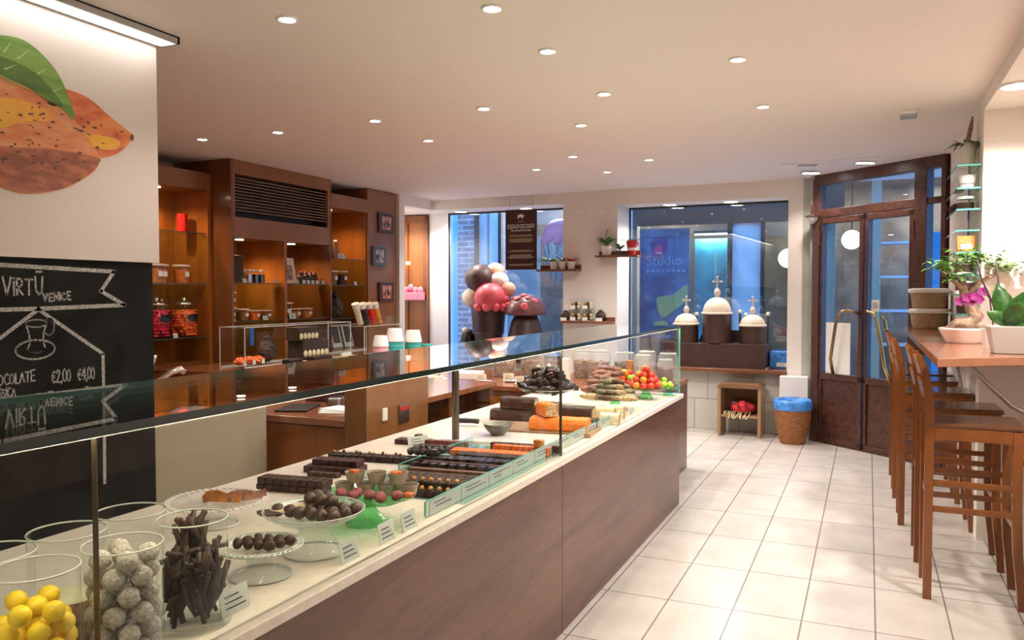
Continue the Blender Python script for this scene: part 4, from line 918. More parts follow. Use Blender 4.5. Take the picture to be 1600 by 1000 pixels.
# ------------------------------------------------------------------ floor things
t = thing('low_stool_box', 'open wooden box stool on the floor under the right window', 'stool', (-1.13, 8.10, 0), BA)
MB().box(-.205, -.175, -.14, .13, 0, .48).build('side', 'pale_wood', t, bevel=.003); MB().box(.175, .205, -.14, .13, 0, .48).build('side', 'pale_wood', t, bevel=.003)
m = MB(); m.prism([(-.205, .475), (.205, .475), (.205, .49), (.18, .515), (-.18, .515), (-.205, .49)], lambda u, v, q: (u, q, v), -.145, .13); m.build('top', 'box_wood', t)
MB().box(-.175, .175, -.13, .13, .19, .212).build('shelf', 'pale_wood', t); MB().box(-.175, .175, .11, .128, .212, .475).build('back', 'cherry_dark', t)
t = thing('red_doll', 'red cloth rag doll with a fringe lying on the shelf of the box stool', 'doll', (-1.13, 8.08, .214), BA); R = random.Random(3)
MB().ball((.02, .0, .06), .07, (1.7, .9, .8), 14, 10, .12, R).build('body', 'cloth_red', t, smooth=True); MB().tube([(.0, -.04, .09), (.03, -.10, .11), (.05, -.14, .04)], [.035, .04, .02], 8).build('arm', 'cloth_red', t, smooth=True)
MB().ball((-.07, .02, .09), .045, n=10, m=8).build('head', 'candy_plum', t, smooth=True); m = MB()
for k in range(12): x = -.15+.022*k; m.tube([(x, -.06, .03), (x+R.uniform(-.02, .02), -.12, .012), (x+R.uniform(-.02, .02), -.155, -.03 if k > 2 else .01)], .004, 5)
m.build('fringe', 'nougat_white', t)
t = thing('wicker_bin', 'round brown wicker waste basket with a blue liner beside the door', 'basket', (-.632, 7.86, 0))
def wk(a, z): return 1+.016*math.sin(a*18+(PI if int(z*55) % 2 else 0))
MB().lathe([(0, .0), (.108, 0), (.116, .02)]+[(.116+.046*math.sin(min(1, (z-.02)/.36)*PI*.58), z) for z in [.02+.018*i for i in range(1, 21)]]+[(.150, .385), (.13, .36), (.11, .05), (0, .04)], n=72, wob=wk).build('basket', 'wicker_brown', t, smooth=False)
m = MB(); m.lathe([(.166, .318), (.172, .35), (.170, .385), (.162, .412), (.146, .405), (.125, .33), (.10, .2), (0, .15)], n=60, wob=lambda a, z: 1+.018*math.sin(a*7+z*40)+.010*math.sin(a*17)); m.build('liner', 'bag_blue', t, smooth=True)

# ================================================================== things on the ledge and the glass shelves by it
def basket(t):
    wv = lambda a, z: 1+.014*math.sin(a*16+(PI if int(z*70) % 2 else 0))
    MB().lathe([(0, 0), (.118, 0), (.126, .012)]+[(.126+.022*z/.13, z) for z in [.02+.0142*i for i in range(9)]]+[(.134, .135), (.118, .01), (0, .008)], n=64, wob=wv).build('basket', 'wicker_pale', t)
    MB().torus((0, 0, .140), .144, .011, 36, 8).build('rim', 'wicker_pale', t, smooth=True)
    MB().lathe([(.157, .122), (.163, .138), (.158, .152), (.12, .157), (.06, .150), (0, .148)], n=40, wob=lambda a, z: 1+.02*math.sin(a*9+z*60)).build('cloth', 'cloth_white', t, smooth=True)
t = thing('wicker_basket', 'lower pale wicker basket standing on the far end of the bar ledge', 'basket', (.425, 6.90, LZ), 0, 'stacked wicker baskets'); basket(t); t.scale = (.9, .9, 1)
dup(t, (.425, 6.90, LZ+.155), .4, 'upper pale wicker basket with a white cloth, stacked on the other one')
t = thing('bonsai', 'small leafy bonsai tree with a thick twisted root in an oval white bowl', 'potted plant', (.482, 5.03, LZ), .1)
MB().lathe([(0, 0), (.085, 0), (.092, .01), (.125, .075), (.125, .085), (.115, .085), (.10, .06), (0, .06)], n=36).build('bowl', 'ceramic_white', t, smooth=False, bevel=.002)
MB().lathe([(0, .062), (.10, .066)], n=20).build('soil', 'bark', t)
m = MB(); m.tube([(-.08, 0, .075), (-.03, .01, .11), (.03, 0, .10), (.06, .01, .15), (.03, .0, .20), (.0, 0, .26), (-.02, .01, .36)], [.02, .03, .045, .04, .032, .026, .016], 10); m.tube([(.03, 0, .10), (.08, .0, .09), (.10, .01, .07)], [.04, .03, .015], 8); m.tube([(.0, 0, .26), (.07, .02, .33), (.16, .03, .38)], [.018, .013, .008], 7); m.tube([(-.01, 0, .30), (-.08, -.02, .36), (-.12, 0, .40)], [.014, .01, .006], 7)
m.build('trunk', 'bark', t, smooth=True)
R = random.Random(21); m = MB()
for k in range(480):
    c = R.choice([(-.10, 0, .42, .10), (.0, 0, .46, .12), (.11, .02, .45, .12), (.20, .03, .41, .10), (-.04, -.03, .36, .08)]); a = R.uniform(0, 2*PI); e = R.uniform(-.5, .8); q = c[3]*R.uniform(.3, 1)
    p = (c[0]+q*math.cos(a)*math.cos(e), c[1]+q*math.sin(a)*math.cos(e), c[2]+q*.7*math.sin(e)); m.leaf(p, (math.cos(a), math.sin(a), R.uniform(-.2, .8)), R.uniform(.03, .05), R.uniform(.009, .014), .3)
o = m.build('foliage', 'leaf_light', t, smooth=True); o['kind'] = 'stuff'
t = thing('orchid', 'orchid with broad dark green leaves and dark stems in a square white pot', 'potted plant', (.585, 4.26, LZ))
MB().hexa([(-.062, -.062, 0), (.062, -.062, 0), (.062, .062, 0), (-.062, .062, 0)], [(-.083, -.083, .125), (.083, -.083, .125), (.083, .083, .125), (-.083, .083, .125)]).build('pot', 'pot_grey', t, bevel=.004)
for d, L_, w_, dr in (((.5, -.1, 1.1), .22, .048, .1), ((-.25, .1, 1.2), .23, .045, .1), ((.9, .1, .8), .22, .045, .3), ((-.7, -.2, .9), .15, .032, .3), ((.2, -.6, 1), .18, .042, .2)): MB().leaf((0, 0, .12), d, L_, w_, dr, (0, -1, .3), .25).build('leaf', 'leaf', t, smooth=True, thick=.002)
for q in ([(-.02, 0, .12), (-.06, 0, .22), (-.11, 0, .34), (-.13, 0, .43)], [(0, 0, .12), (-.03, .02, .25), (-.05, .03, .42)]): MB().tube(q, [.005, .0045, .004, .003][:len(q)], 7).build('stem', 'stem_dark', t, smooth=True)
m = MB(); R = random.Random(8)
t2 = thing('magenta_orchid', 'magenta orchid blossoms hanging on a stem behind the square white pot', 'potted plant', (.57, 4.60, LZ))
MB().lathe([(0, 0), (.045, 0), (.055, .10), (.05, .10), (0, .09)], n=18).build('pot', 'terracotta_white', t2); MB().tube([(0, 0, .09), (-.02, 0, .25), (-.06, 0, .30), (-.11, 0, .27), (-.15, 0, .25)], .0035, 6).build('stem', 'stem_dark', t2)
for c in ((-.05, 0, .285), (-.085, -.01, .26), (-.12, 0, .255), (-.15, .01, .235), (-.10, .01, .235), (-.065, .01, .245)):
    f_ = MB()
    for k in range(5): a = 2*PI*k/5; f_.leaf(c, (math.cos(a), -.35, math.sin(a)), .026, .014, .1, (0, -1, 0), .2)
    f_.build('blossom', 'petal_magenta', t2, smooth=True)
foliage(t2, (0, 0, .09), 3, .10, .02, 'leaf', 31, .6)
t = thing('round_side_lamp', 'pale round object edge at the right border of the bar bay', 'lamp shade', (.60, 3.70, 1.375))
# glass corner shelves on the right wall
gs = thing('glass_wall_shelves', 'column of small glass shelves with white goods on the right wall', 'shelving', (0, 0, 0))
GZ = (2.13, 2.0, 1.88, 1.76, 1.635, 1.505, 1.395, 1.28)
for z in GZ:
    g = MB().box(.452, RX-.002, 5.22, 5.86, z-.008, z).build('shelf', 'glass_strip', gs); q = MB(); q.box(.4505, .452, 5.22, 5.86, z-.008, z); q.box(.452, RX-.002, 5.2185, 5.22, z-.008, z); q.build('edge', 'glass_edge_light', g)
m = MB(); m.tube([(RX-.008, 5.8, 1.2), (RX-.008, 5.8, 2.2)], .006, 6); m.build('rail', 'chrome', gs)
t = potted('fern_pot', 'white pot with trailing greenery and a twig on the topmost glass shelf', 'potted plant', (.515, 5.42, 2.13), .055, .15, 'terracotta_white', taper=.78); foliage(t, (0, 0, .14), 16, .13, .013, 'leaf_grey', 13, .35, droop=.6, spread=.8)
m = MB(); R = random.Random(9)
for k in range(26): a = R.uniform(0, 6.28); m.leaf((.04*math.cos(a), .05*math.sin(a), .15), (math.cos(a)*.7, math.sin(a), R.uniform(.1, 1.0)), R.uniform(.05, .09), .007, .6)
m.build('fronds', 'leaf', t); MB().tube([(0, 0, .14), (.02, .02, .24), (.03, .02, .31)], [.012, .014, .004], 7).build('twig', 'bark', t)
def goods(name, l, cat, z, kind, y=5.36, x=.515):
    t = thing(name, l, cat, (x, y, z), 0)
    if kind == 'cup': MB().lathe([(0, 0), (.034, 0), (.05, .085), (.046, .085), (.03, .006), (0, .006)], n=20).build('cup', 'ceramic_white', t, smooth=False); MB().lathe([(.0405, .03), (.0425, .038), (.0415, .038)], n=20).build('band', 'grey_paint', t)
    elif kind == 'jar': MB().lathe([(0, 0), (.045, 0), (.045, .07)], n=20).build('jar', 'glass_jar', t); MB().lathe([(0, .07), (.047, .07), (.047, .085), (0, .085)], n=20).build('lid', 'white_plastic', t); MB().lathe([(0, .002), (.042, .002), (.042, .05), (0, .05)], n=16).build('contents', 'choc_brown', t)
    elif kind == 'bag': MB().hexa([(-.045, -.03, 0), (.045, -.03, 0), (.045, .03, 0), (-.045, .03, 0)], [(-.05, -.006, .10), (.05, -.006, .10), (.05, .006, .10), (-.05, .006, .10)]).build('bag', 'orange_coat', t, bevel=.004); MB().box(-.03, .03, -.03, -.024, .02, .05).build('label_card', 'paper_white', t)
    elif kind == 'teapot': MB().ball((0, 0, .042), .045, (1, 1, .92), 16, 10).build('body', 'choc_brown', t, smooth=True); MB().tube([(-.03, 0, .04), (-.062, 0, .07)], [.012, .006], 8).build('spout', 'choc_brown', t, smooth=True)
    elif kind == 'tin': MB().lathe([(0, 0), (.05, 0), (.05, .085), (0, .085)], n=24).build('tin', 'white_plastic', t); MB().lathe([(.0505, .02), (.0507, .065)], n=24).build('wrapper', 'candy_plum', t)
    return t
goods('cup', 'white cup with a grey band on the second glass shelf from the top', 'cup', 2.0, 'cup'); goods('storage_jar', 'glass jar with white lid on the third glass shelf from the top', 'jar', 1.88, 'jar', 5.40); goods('teapot', 'little brown teapot at the far end of the third glass shelf', 'teapot', 1.88, 'teapot', 5.74, .50)
goods('gift_bag', 'orange gift bag with a white card on the fifth glass shelf', 'bag', 1.635, 'bag'); goods('gift_tin', 'white tin with a plum wrapper on the sixth glass shelf', 'tin', 1.505, 'tin', 5.44); goods('patterned_tin', 'white tin with a dark band on the seventh glass shelf', 'tin', 1.395, 'tin', 5.38)
goods('storage_jar', 'glass jar with white lid on the lowest glass shelf', 'jar', 1.28, 'jar', 5.38)
bpy.data.objects.remove(bpy.data.objects['round_side_lamp'])

# ================================================================== goods on the left shelves
def card(par_z, x, y, label, w=.045, h=.035, rot=0, grp='price cards on the shelves', col='tag_white'):
    t = thing('price_card', label, 'price card', (x, y, par_z), (0, 0, rot), grp)
    MB().hexa([(-.001, -w/2, 0), (.001, -w/2, 0), (.001, w/2, 0), (-.001, w/2, 0)], [(-.011, -w/2, h), (-.009, -w/2, h), (-.009, w/2, h), (-.011, w/2, h)]).build('card', col, t)
    m = MB()
    for k in range(3): 
        z = h*(.25+.22*k); m.box(.0015-.01*z/h, .0025-.01*z/h, -w*.35, w*(.35-.1*k), z, z+h*.05)
    m.build('writing', 'ink', t); return t
def candyjar(loc, r, h, fill, seed, label):
    t = thing('candy_jar', label, 'jar', loc, 0, 'round lidded candy jars')
    MB().lathe([(0, 0), (r*.8, 0), (r*.97, h*.12), (r, h*.3), (r, h*.62), (r*.9, h*.76), (r*.7, h*.82), (r*.7, h*.86)], n=28).build('jar', 'glass_jar', t, smooth=True)
    MB().lathe([(0, h*.86), (r*.78, h*.86), (r*.8, h*.90), (r*.45, h*.955), (r*.16, h*.97), (r*.12, h*.99), (r*.2, h*1.03), (r*.14, h*1.07), (0, h*1.08)], n=24).build('lid', 'chrome', t, smooth=True)
    MB().prism(ell(.0, .0, r*.48, r*.28), lambda u, v, q: (r*.995*math.cos(u/r*1.05)+q, r*.995*math.sin(u/r*1.05), h*.52+v), .001, .003).build('oval_label', 'black', t)
    R = random.Random(seed); m = MB()
    for z in range(9):
        for k in range(16):
            a = R.uniform(0, 2*PI); q = r*R.choice((.82, .8, .74)); m.ball((q*math.cos(a), q*math.sin(a), h*(.06+z*.08)), r*.135, (1, 1, R.uniform(.6, 1)), 7, 5)
    m.lathe([(0, .01), (r*.72, .01), (r*.76, h*.72), (0, h*.74)], n=14)
    c = m.build('candies', fill, loc=loc, smooth=True); tag(c, 'sweets filling the '+label.split(' jar')[0]+' jar', 'sweets', None, 'stuff'); return t
candyjar((-5.14, 4.63, 1.046), .108, .30, 'candy_red', 1, 'crimson candy jar with a black oval label next to the chalkboard')
candyjar((-5.27, 4.80, 1.046), .082, .29, 'candy_plum', 2, 'plum coloured candy jar standing between the two red ones')
candyjar((-5.13, 4.90, 1.046), .108, .30, 'candy_orange', 3, 'orange red candy jar at the right end of the shelf')
candyjar((-5.13, 4.39, 1.046), .104, .295, 'candy_red', 4, 'red candy jar half hidden behind the chalkboard edge')
card(1.046, -5.01, 4.70, 'small price card before the crimson candy jar')
def tub(loc, r, h, fill, label, grp='lidded plastic tubs on the shelves', lid='tub_lid'):
    r *= 1.1; h *= 1.12 if h > .114 and loc[2] != 1.166 else 1
    t = thing('plastic_tub', label, 'tub', loc, 0, grp)
    MB().lathe([(0, 0), (r*.82, 0), (r, h*.9)], n=22).build('tub', 'glass_jar', t); MB().lathe([(0, .003), (r*.79, .003), (r*.94, h*.74), (0, h*.74)], n=20).build('filling', fill, t)
    MB().lathe([(0, h*.9), (r*1.06, h*.9), (r*1.06, h), (0, h)], n=22).build('lid', lid, t, bevel=.0015); MB().box(r*.93, r*.96, -r*.3, r*.3, h*.35, h*.62).build('label_card', 'paper_white', t); return t
tub((-5.12, 4.60, 1.479), .062, .135, 'honey', 'orange tub beside the poster edge, leftmost on the glass shelf'); tub((-5.20, 4.72, 1.479), .062, .135, 'honey', 'orange tub, middle of the three on the shelf above the candy jars'); tub((-5.12, 4.87, 1.479), .060, .135, 'orange_jelly', 'bright orange tub, right one on the shelf above the candy jars')
t = thing('red_canister', 'tall glossy red canister on the top glass shelf', 'canister', (-5.16, 4.955-.03, 1.893)); MB().lathe([(0, 0), (.042, 0), (.042, .075), (.0405, .078), (.042, .081), (.042, .155), (0, .155)], n=24).build('body', 'red_gloss', t, bevel=.002)
t = thing('blue_bottle', 'white bottle with a blue cap on the top glass shelf', 'bottle', (-5.12, 4.53, 1.893)); MB().lathe([(0, 0), (.038, 0), (.032, .09), (.022, .12), (0, .12)], n=20).build('body', 'white_plastic', t); MB().lathe([(0, .115), (.026, .115), (.026, .20), (0, .20)], n=18).build('cap', 'blue_gloss', t)
# tall cabinet, upper glass shelf
def chocbox(loc, rot, w, h, m1, m2, label):
    t = thing('chocolate_tablet', label, 'chocolate bar', loc, rot, 'tablets leaning on the shelf')
    q = MB(); q.T = Matrix.Rotation(-.35, 4, 'Y'); q.box(-.006, .006, -w/2, w/2, 0.004, h); q.build('wrapper', m1, t, bevel=.002); q = MB(); q.T = Matrix.Rotation(-.35, 4, 'Y'); q.box(.0062, .008, -w*.36, w*.36, h*.12, h*.72); q.build('printed_face', m2, t); return t
chocbox((-4.90, 5.235, 1.488), -.55, .17, .25, 'frame_dark', 'choc_dusty', 'dark leaning tablet in the left lit niche'); chocbox((-4.90, 5.90, 1.488), -.55, .18, .25, 'white_plastic', 'photo_cool', 'white leaning tablet with a picture in the right lit niche')
for i, y in enumerate((5.40, 5.48, 5.555)):
    t = thing('canning_jar', ('clip', 'middle', 'right')[i]+' jar of dark fruit with a pale lid in the left lit niche', 'jar', (-4.90, y, 1.488), 0, 'glass jars in the left niche')
    MB().lathe([(0, 0), (.035, 0), (.036, .09), (.03, .10)], n=18).build('jar', 'glass_jar', t); MB().lathe([(0, .003), (.032, .003), (.032, .075), (0, .075)], n=16).build('filling', ('steel', 'choc_gloss', 'choc_gloss')[i], t); MB().lathe([(0, .10), (.038, .10), (.038, .118), (0, .118)], n=18).build('lid', 'tub_lid', t)
R = random.Random(12)
for i in range(4):
    t = thing('chocolate_bag', ('first', 'second', 'third', 'fourth')[i]+' small striped bag from the left on the right niche shelf', 'bag', (-4.90, 6.10+.065*i, 1.488), 0, 'striped bags in the right niche')
    MB().ball((0, 0, .05), .05, (.7, .75, 1.05), 10, 8, .14, R).build('bag', 'choc_dusty', t, smooth=True); MB().ball((0, 0, .10), .026, (1, 1.1, .6), 8, 6, .2, R).build('tied_top', 'candy_plum', t); MB().box(.034, .036, -.022, .022, .0, .035).build('label_card', 'paper_white', t)
card(1.488, -4.82, 5.27, 'price card before the dark leaning tablet'); card(1.488, -4.82, 5.66, 'price card at the right end of the left niche shelf'); card(1.488, -4.82, 5.95, 'price card before the white leaning tablet'); card(1.488, -4.82, 6.34, 'price card at the right end of the right niche shelf')
# second shelf
tub((-4.92, 5.17, 1.166), .062, .115, 'choc_gloss', 'dark filled tub, lower one of the stack in the left niche'); tub((-4.92, 5.17, 1.282), .062, .115, 'choc_gloss', 'dark filled tub, upper one of the stack in the left niche')
tub((-4.90, 5.32, 1.166), .052, .10, 'biscuit', 'brown filled tub right of the dark tub stack'); tub((-4.90, 5.46, 1.166), .052, .085, 'candy_orange', 'reddish filled tub in the middle of the left niche'); tub((-4.90, 5.60, 1.166), .052, .085, 'biscuit', 'brown filled tub at the right end of the left niche')
tub((-4.93, 5.86, 1.166), .085, .15, 'choc_brown', 'large tub of chocolate flakes in the right niche'); tub((-4.93, 6.03, 1.166), .06, .09, 'honey', 'amber tub beside the large tub in the right niche'); tub((-4.93, 6.2, 1.166), .06, .09, 'honey', 'amber tub farther right of the large tub in the right niche')
card(1.166, -4.82, 5.12, 'price card before the dark tub stack', .06); card(1.166, -4.82, 5.52, 'price card between the reddish and the brown tub', .06); card(1.166, -4.82, 5.88, 'pale green price card before the large tub', .09, .05)
# narrow right bay
for i, (y, z) in enumerate(((6.52, 1.746), (6.62, 1.746), (6.72, 1.746))):
    t = thing('chocolate_bag', ('left', 'middle', 'right')[i]+' silvery bag of chocolates on the top shelf of the narrow bay', 'bag', (-4.96, y, z), 0, 'silvery bags in the narrow bay')
    MB().hexa([(-.03, -.045, 0), (.03, -.045, 0), (.03, .045, 0), (-.03, .045, 0)], [(-.008, -.03, .17), (.008, -.03, .17), (.008, .03, .17), (-.008, .03, .17)]).build('bag', ('choc_brown', 'choc_dusty', 'salami')[i], t, bevel=.006); MB().ball((0, 0, .18), .024, (.8, 1, .6), 8, 6).build('tied_top', 'tag_white', t)
card(1.746, -4.84, 6.66, 'white price card before the silvery bags', .11, .05)
tub((-4.97, 6.50, 1.483), .060, .13, 'biscuit', 'brown jar like tub, left of three in the narrow bay'); tub((-4.97, 6.66, 1.483), .060, .13, 'biscuit', 'brown jar like tub, middle of three in the narrow bay'); tub((-4.97, 6.82, 1.483), .060, .13, 'choc_brown', 'dark jar like tub, right of three in the narrow bay'); card(1.483, -4.84, 6.90, 'price card beside the three brown tubs')
for i, (y, s) in enumerate(((6.50, .8), (6.72, 1.1))):
    t = thing('chocolate_egg_bag', ('smaller', 'bigger')[i]+' cellophane wrapped chocolate on the third shelf of the narrow bay', 'bag', (-4.97, y, 1.151), 0, 'cellophane wrapped chocolates'); MB().ball((0, 0, .10*s), .095*s, (.7, .95, 1.05), 12, 9, .12, R).build('wrapped_chocolate', 'choc_dusty', t); MB().ball((0, 0, .215*s), .03*s, (1, 1.4, .9), 8, 6, .3, R).build('tied_top', 'choc_dusty', t)
for i in range(3):
    t = thing('chocolate_tablet', ('first', 'second', 'third')[i]+' tall dark tablet with cream edging on the low shelf of the narrow bay', 'chocolate bar', (-4.93, 6.50+.20*i, .842), 0, 'tall tablets in the narrow bay')
    q = MB(); q.T = Matrix.Rotation(-.25, 4, 'Y'); q.box(0, .012, -.08, .08, 0, .24); q.build('wrapper', 'parchment', t); q = MB(); q.T = Matrix.Rotation(-.25, 4, 'Y'); q.box(.0125, .016, -.055, .055, .05, .22); q.build('dark_face', 'choc_dark', t, bevel=.004); q = MB(); q.T = Matrix.Rotation(-.25, 4, 'Y'); q.box(.0125, .014, -.07, .07, .008, .04); q.build('label_card', 'tag_white', t)
# showcase on the service top in front of the tall cabinet
SZ = .84
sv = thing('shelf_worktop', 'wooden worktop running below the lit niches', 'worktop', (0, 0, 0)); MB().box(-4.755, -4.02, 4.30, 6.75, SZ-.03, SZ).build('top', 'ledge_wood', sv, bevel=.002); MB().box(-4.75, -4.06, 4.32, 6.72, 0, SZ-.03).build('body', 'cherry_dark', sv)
def showcase(y0, y1, z1, x0, x1, l):
    t = thing('glass_showcase', l, 'showcase', (0, 0, 0), 0, 'clear showcases before the niches')
    MB().box(x0, x1, y0, y1, SZ+.001, z1).build('panes', 'glass_jar', t); m = MB(); q = .003
    for a in (x0, x1):
        for b in (y0, y1): m.box(a-q, a+q, b-q, b+q, SZ+.001, z1)
    for a in (x0, x1): m.box(a-q, a+q, y0, y1, z1-q, z1+q); m.box(a-q, a+q, y0, y1, SZ+.001, SZ+.012)
    for b in (y0, y1): m.box(x0, x1, b-q, b+q, z1-q, z1+q)
    m.build('frame', 'glass_rim', t); return t
showcase(4.58, 5.90, 1.145, -4.44, -4.20, 'long clear showcase holding chocolate gifts before the lit niches'); showcase(6.04, 6.66, 1.10, -4.55, -4.15, 'shorter clear showcase beside the paper cups')
for i, y in enumerate((4.68, 4.78, 4.88)):
    t = thing('candied_peel_bag', ('left', 'middle', 'right')[i]+' orange candied bag in the long showcase', 'bag', (-4.34, y, SZ+.014), .2, 'orange bags in the long showcase'); MB().ball((0, 0, .03), .045, (1, 1.1, .65), 10, 7, .2, R).build('bag', 'candy_orange', t); MB().box(.04, .043, -.02, .02, 0, .035).build('label_card', 'paper_white', t)
t = thing('chocolate_egg_bag', 'cellophane wrapped chocolate in the middle of the long showcase', 'bag', (-4.38, 5.02, SZ+.014), 0); MB().ball((0, 0, .085), .085, (.8, .95, 1), 12, 9, .12, R).build('wrapped_chocolate', 'choc_dusty', t); MB().ball((0, 0, .185), .028, (1, 1.2, .8), 8, 6, .3, R).build('tied_top', 'choc_dusty', t)
t = thing('flake_box', 'wide lower box of pale chocolate flakes in the long showcase', 'box', (-4.36, 5.52, SZ+.014)); MB().box(-.08, .08, -.17, .17, 0, .15).build('box', 'choc_dusty', t, bevel=.004); m = MB()
for k in range(6): m.ball((.078, -.14+.056*k, .04), .028, (.35, 1, 1.1), 8, 6)
m.build('flakes', 'nougat_white', t, smooth=True)
t = thing('flake_box', 'narrow upper box of pale chocolate flakes in the long showcase', 'box', (-4.36, 5.44, SZ+.166)); MB().box(-.07, .07, -.13, .13, 0, .11).build('box', 'choc_dusty', t, bevel=.004); m = MB()
for k in range(5): m.ball((.068, -.1+.05*k, .035), .026, (.35, 1, 1.1), 8, 6)
m.build('flakes', 'nougat_white', t, smooth=True)
t = thing('blue_ribbon', 'blue ribbon strip hanging in the long showcase', 'ribbon', (-4.40, 4.88, SZ+.15)); MB().box(-.002, .002, -.02, .02, 0, .14).build('ribbon', 'blue_gloss', t); MB().tube([(0, 0, .13), (0, 0, .155)], .002, 5).build('thread', 'steel', t)
for i, (y, w) in enumerate(((4.98, .08), (5.32, .12))):
    t = thing('chocolate_block', ('small', 'broad')[i]+' dark chocolate block on the counter before the showcase', 'chocolate', (-4.09, y, SZ)); MB().box(-.04, .04, -w, w, 0, .05).build('block', 'choc_dark', t, bevel=.01)
t = thing('parcel', 'pale wooden tray with cards before the showcase', 'tray', (-4.09, 5.66, SZ)); MB().box(-.05, .05, -.15, .15, 0, .022).build('tray', 'nougat', t, bevel=.003); MB().box(-.02, .0, -.03, .10, .022, .05).build('card', 'tag_white', t)
# cups and sprinkle tubes
def cupstack(loc, r, h, m1, l, top=True):
    t = thing('paper_cup_stack', l, 'paper cups', loc, 0, 'upturned paper cups'); q = MB(); z = 0
    prof = [(0, 0), (r, 0)]
    for k in range(5): prof += [(r*(1-.02*k)*1.0, h*k*.12+.001), (r*(1-.02*k)*1.02, h*k*.12+h*.11)]
    q.lathe(prof+[(r*.88, h*.72), (0, h*.72)], n=26); q.build('cups', m1, t)
    if top: MB().lathe([(0, h*.60), (r*.99, h*.60), (r*.99, h*.64), (r*.76, h), (0, h)], n=26).build('top_cup', 'cup_white', t)
    return t
CX = -3.62
riser = thing('cup_riser', 'low wooden box lifting the paper cups on the back counter', 'riser', (CX+.08, 5.74, .7205)); MB().box(-.15, .13, -.36, .38, 0, .115).build('box', 'cherry_face', riser, bevel=.003)
cupstack((CX+.02, 5.47, .837), .066, .22, 'cup_pink', 'pink paper cup stack with a white cup on top'); cupstack((CX+.02, 5.68, .837), .074, .27, 'cup_teal', 'rear teal paper cup stack with a white cup on top'); cupstack((CX+.10, 5.84, .837), .074, .25, 'cup_teal', 'front teal paper cup stack with a white cup on top'); cupstack((CX+.13, 6.02, .837), .060, .17, 'cup_teal', 'short teal paper cup stack without a white cup', False)
for i in range(4):
    t = thing('sprinkle_tube', ('cream', 'black', 'red', 'amber')[i]+' filled tube with a white cap leaning on the showcase', 'tube', (-4.30, 6.20+.105*i, 1.112), 0, 'leaning filled tubes'); q = MB(); q.T = Matrix.Rotation(.42, 4, 'X')
    q.lathe([(0, 0), (.027, 0), (.030, .16), (0, .16)], n=18); q.build('tube', ('tube_cream', 'tube_black', 'red_gloss', 'tube_yellow')[i], t, smooth=False); q = MB(); q.T = Matrix.Rotation(.42, 4, 'X'); q.lathe([(0, .16), (.031, .16), (.036, .21), (0, .21)], n=18); q.build('cap', 'white_plastic', t)
tr = thing('acrylic_rack', 'clear acrylic rack holding the leaning tubes', 'rack', (-4.30, 6.28, 1.108)); m = MB()
for a in (-.07, .06): m.box(a-.003, a+.003, -.15, .38, 0, .07)
m.build('rack', 'glass_jar', tr)
# faucet and odds on the service counter
t = thing('faucet', 'chrome tap with an upright lever beside the chalkboard', 'tap', (-3.35, 2.95, .80)); MB().lathe([(0, 0), (.03, 0), (.028, .03), (.02, .06), (.018, .13), (0, .13)], n=16).build('base', 'chrome', t, smooth=True)
MB().tube([(0, 0, .10), (.03, .05, .15), (.06, .10, .19), (.08, .14, .205), (.09, .16, .185)], [.014, .014, .015, .018, .018], 10).build('spout', 'chrome', t, smooth=True); MB().tube([(-.01, 0, .12), (.0, .02, .19), (.03, .02, .26), (.035, .02, .285)], [.008, .007, .010, .014], 8).build('lever', 'chrome', t, smooth=True)
t = thing('folded_cloth', 'crumpled white cloth on the counter under the glass top', 'cloth', (-3.02, 2.90, .80), .3); MB().ball((0, 0, .02), .08, (1, 1.6, .3), 16, 10, .13, random.Random(1)).build('cloth', 'cloth_white', t, smooth=True)
t = thing('orange_fruit', 'orange fruit with a green leaf near the tap', 'fruit', (-3.75, 3.10, .80)); MB().ball((0, 0, .045), .05, (1.6, 1, .9)).build('flesh', 'fruit_orange', t, smooth=True); foliage(t, (0.05, 0.03, .07), 4, .09, .03, 'leaf', 71, .5)
# till corner
t = thing('till_tablet', 'black tablet lying on the till counter', 'tablet', (-2.92, 3.60, .751), .35); MB().box(-.09, .09, -.13, .13, 0, .012).build('body', 'black', t, bevel=.004)
for i in range(3):
    tag(MB().box(-.11, .11, -.075, .075, 0, .004).build('paper_sheet', 'paper_white', loc=(-2.62-.012*i, 3.60+.02*i, .751+.0045*i), rot=.25-.2*i), ('lowest', 'middle', 'topmost')[i]+' white paper sheet of the small pile on the till counter', 'paper', 'papers on the till counter')
t = thing('card_terminal', 'small silver card reader on the till counter', 'card reader', (-2.80, 3.80, .751), .3); MB().box(-.04, .04, -.07, .07, 0, .05).build('body', 'steel', t, bevel=.01); MB().box(-.03, .03, 0, .055, .0505, .053).build('screen', 'black', t)
t = thing('red_folder', 'dark red folder at the back of the till counter', 'folder', (-2.95, 3.93, .751), .1); MB().box(-.16, .16, -.02, .02, 0, .11).build('folder', 'candy_plum', t, bevel=.004)

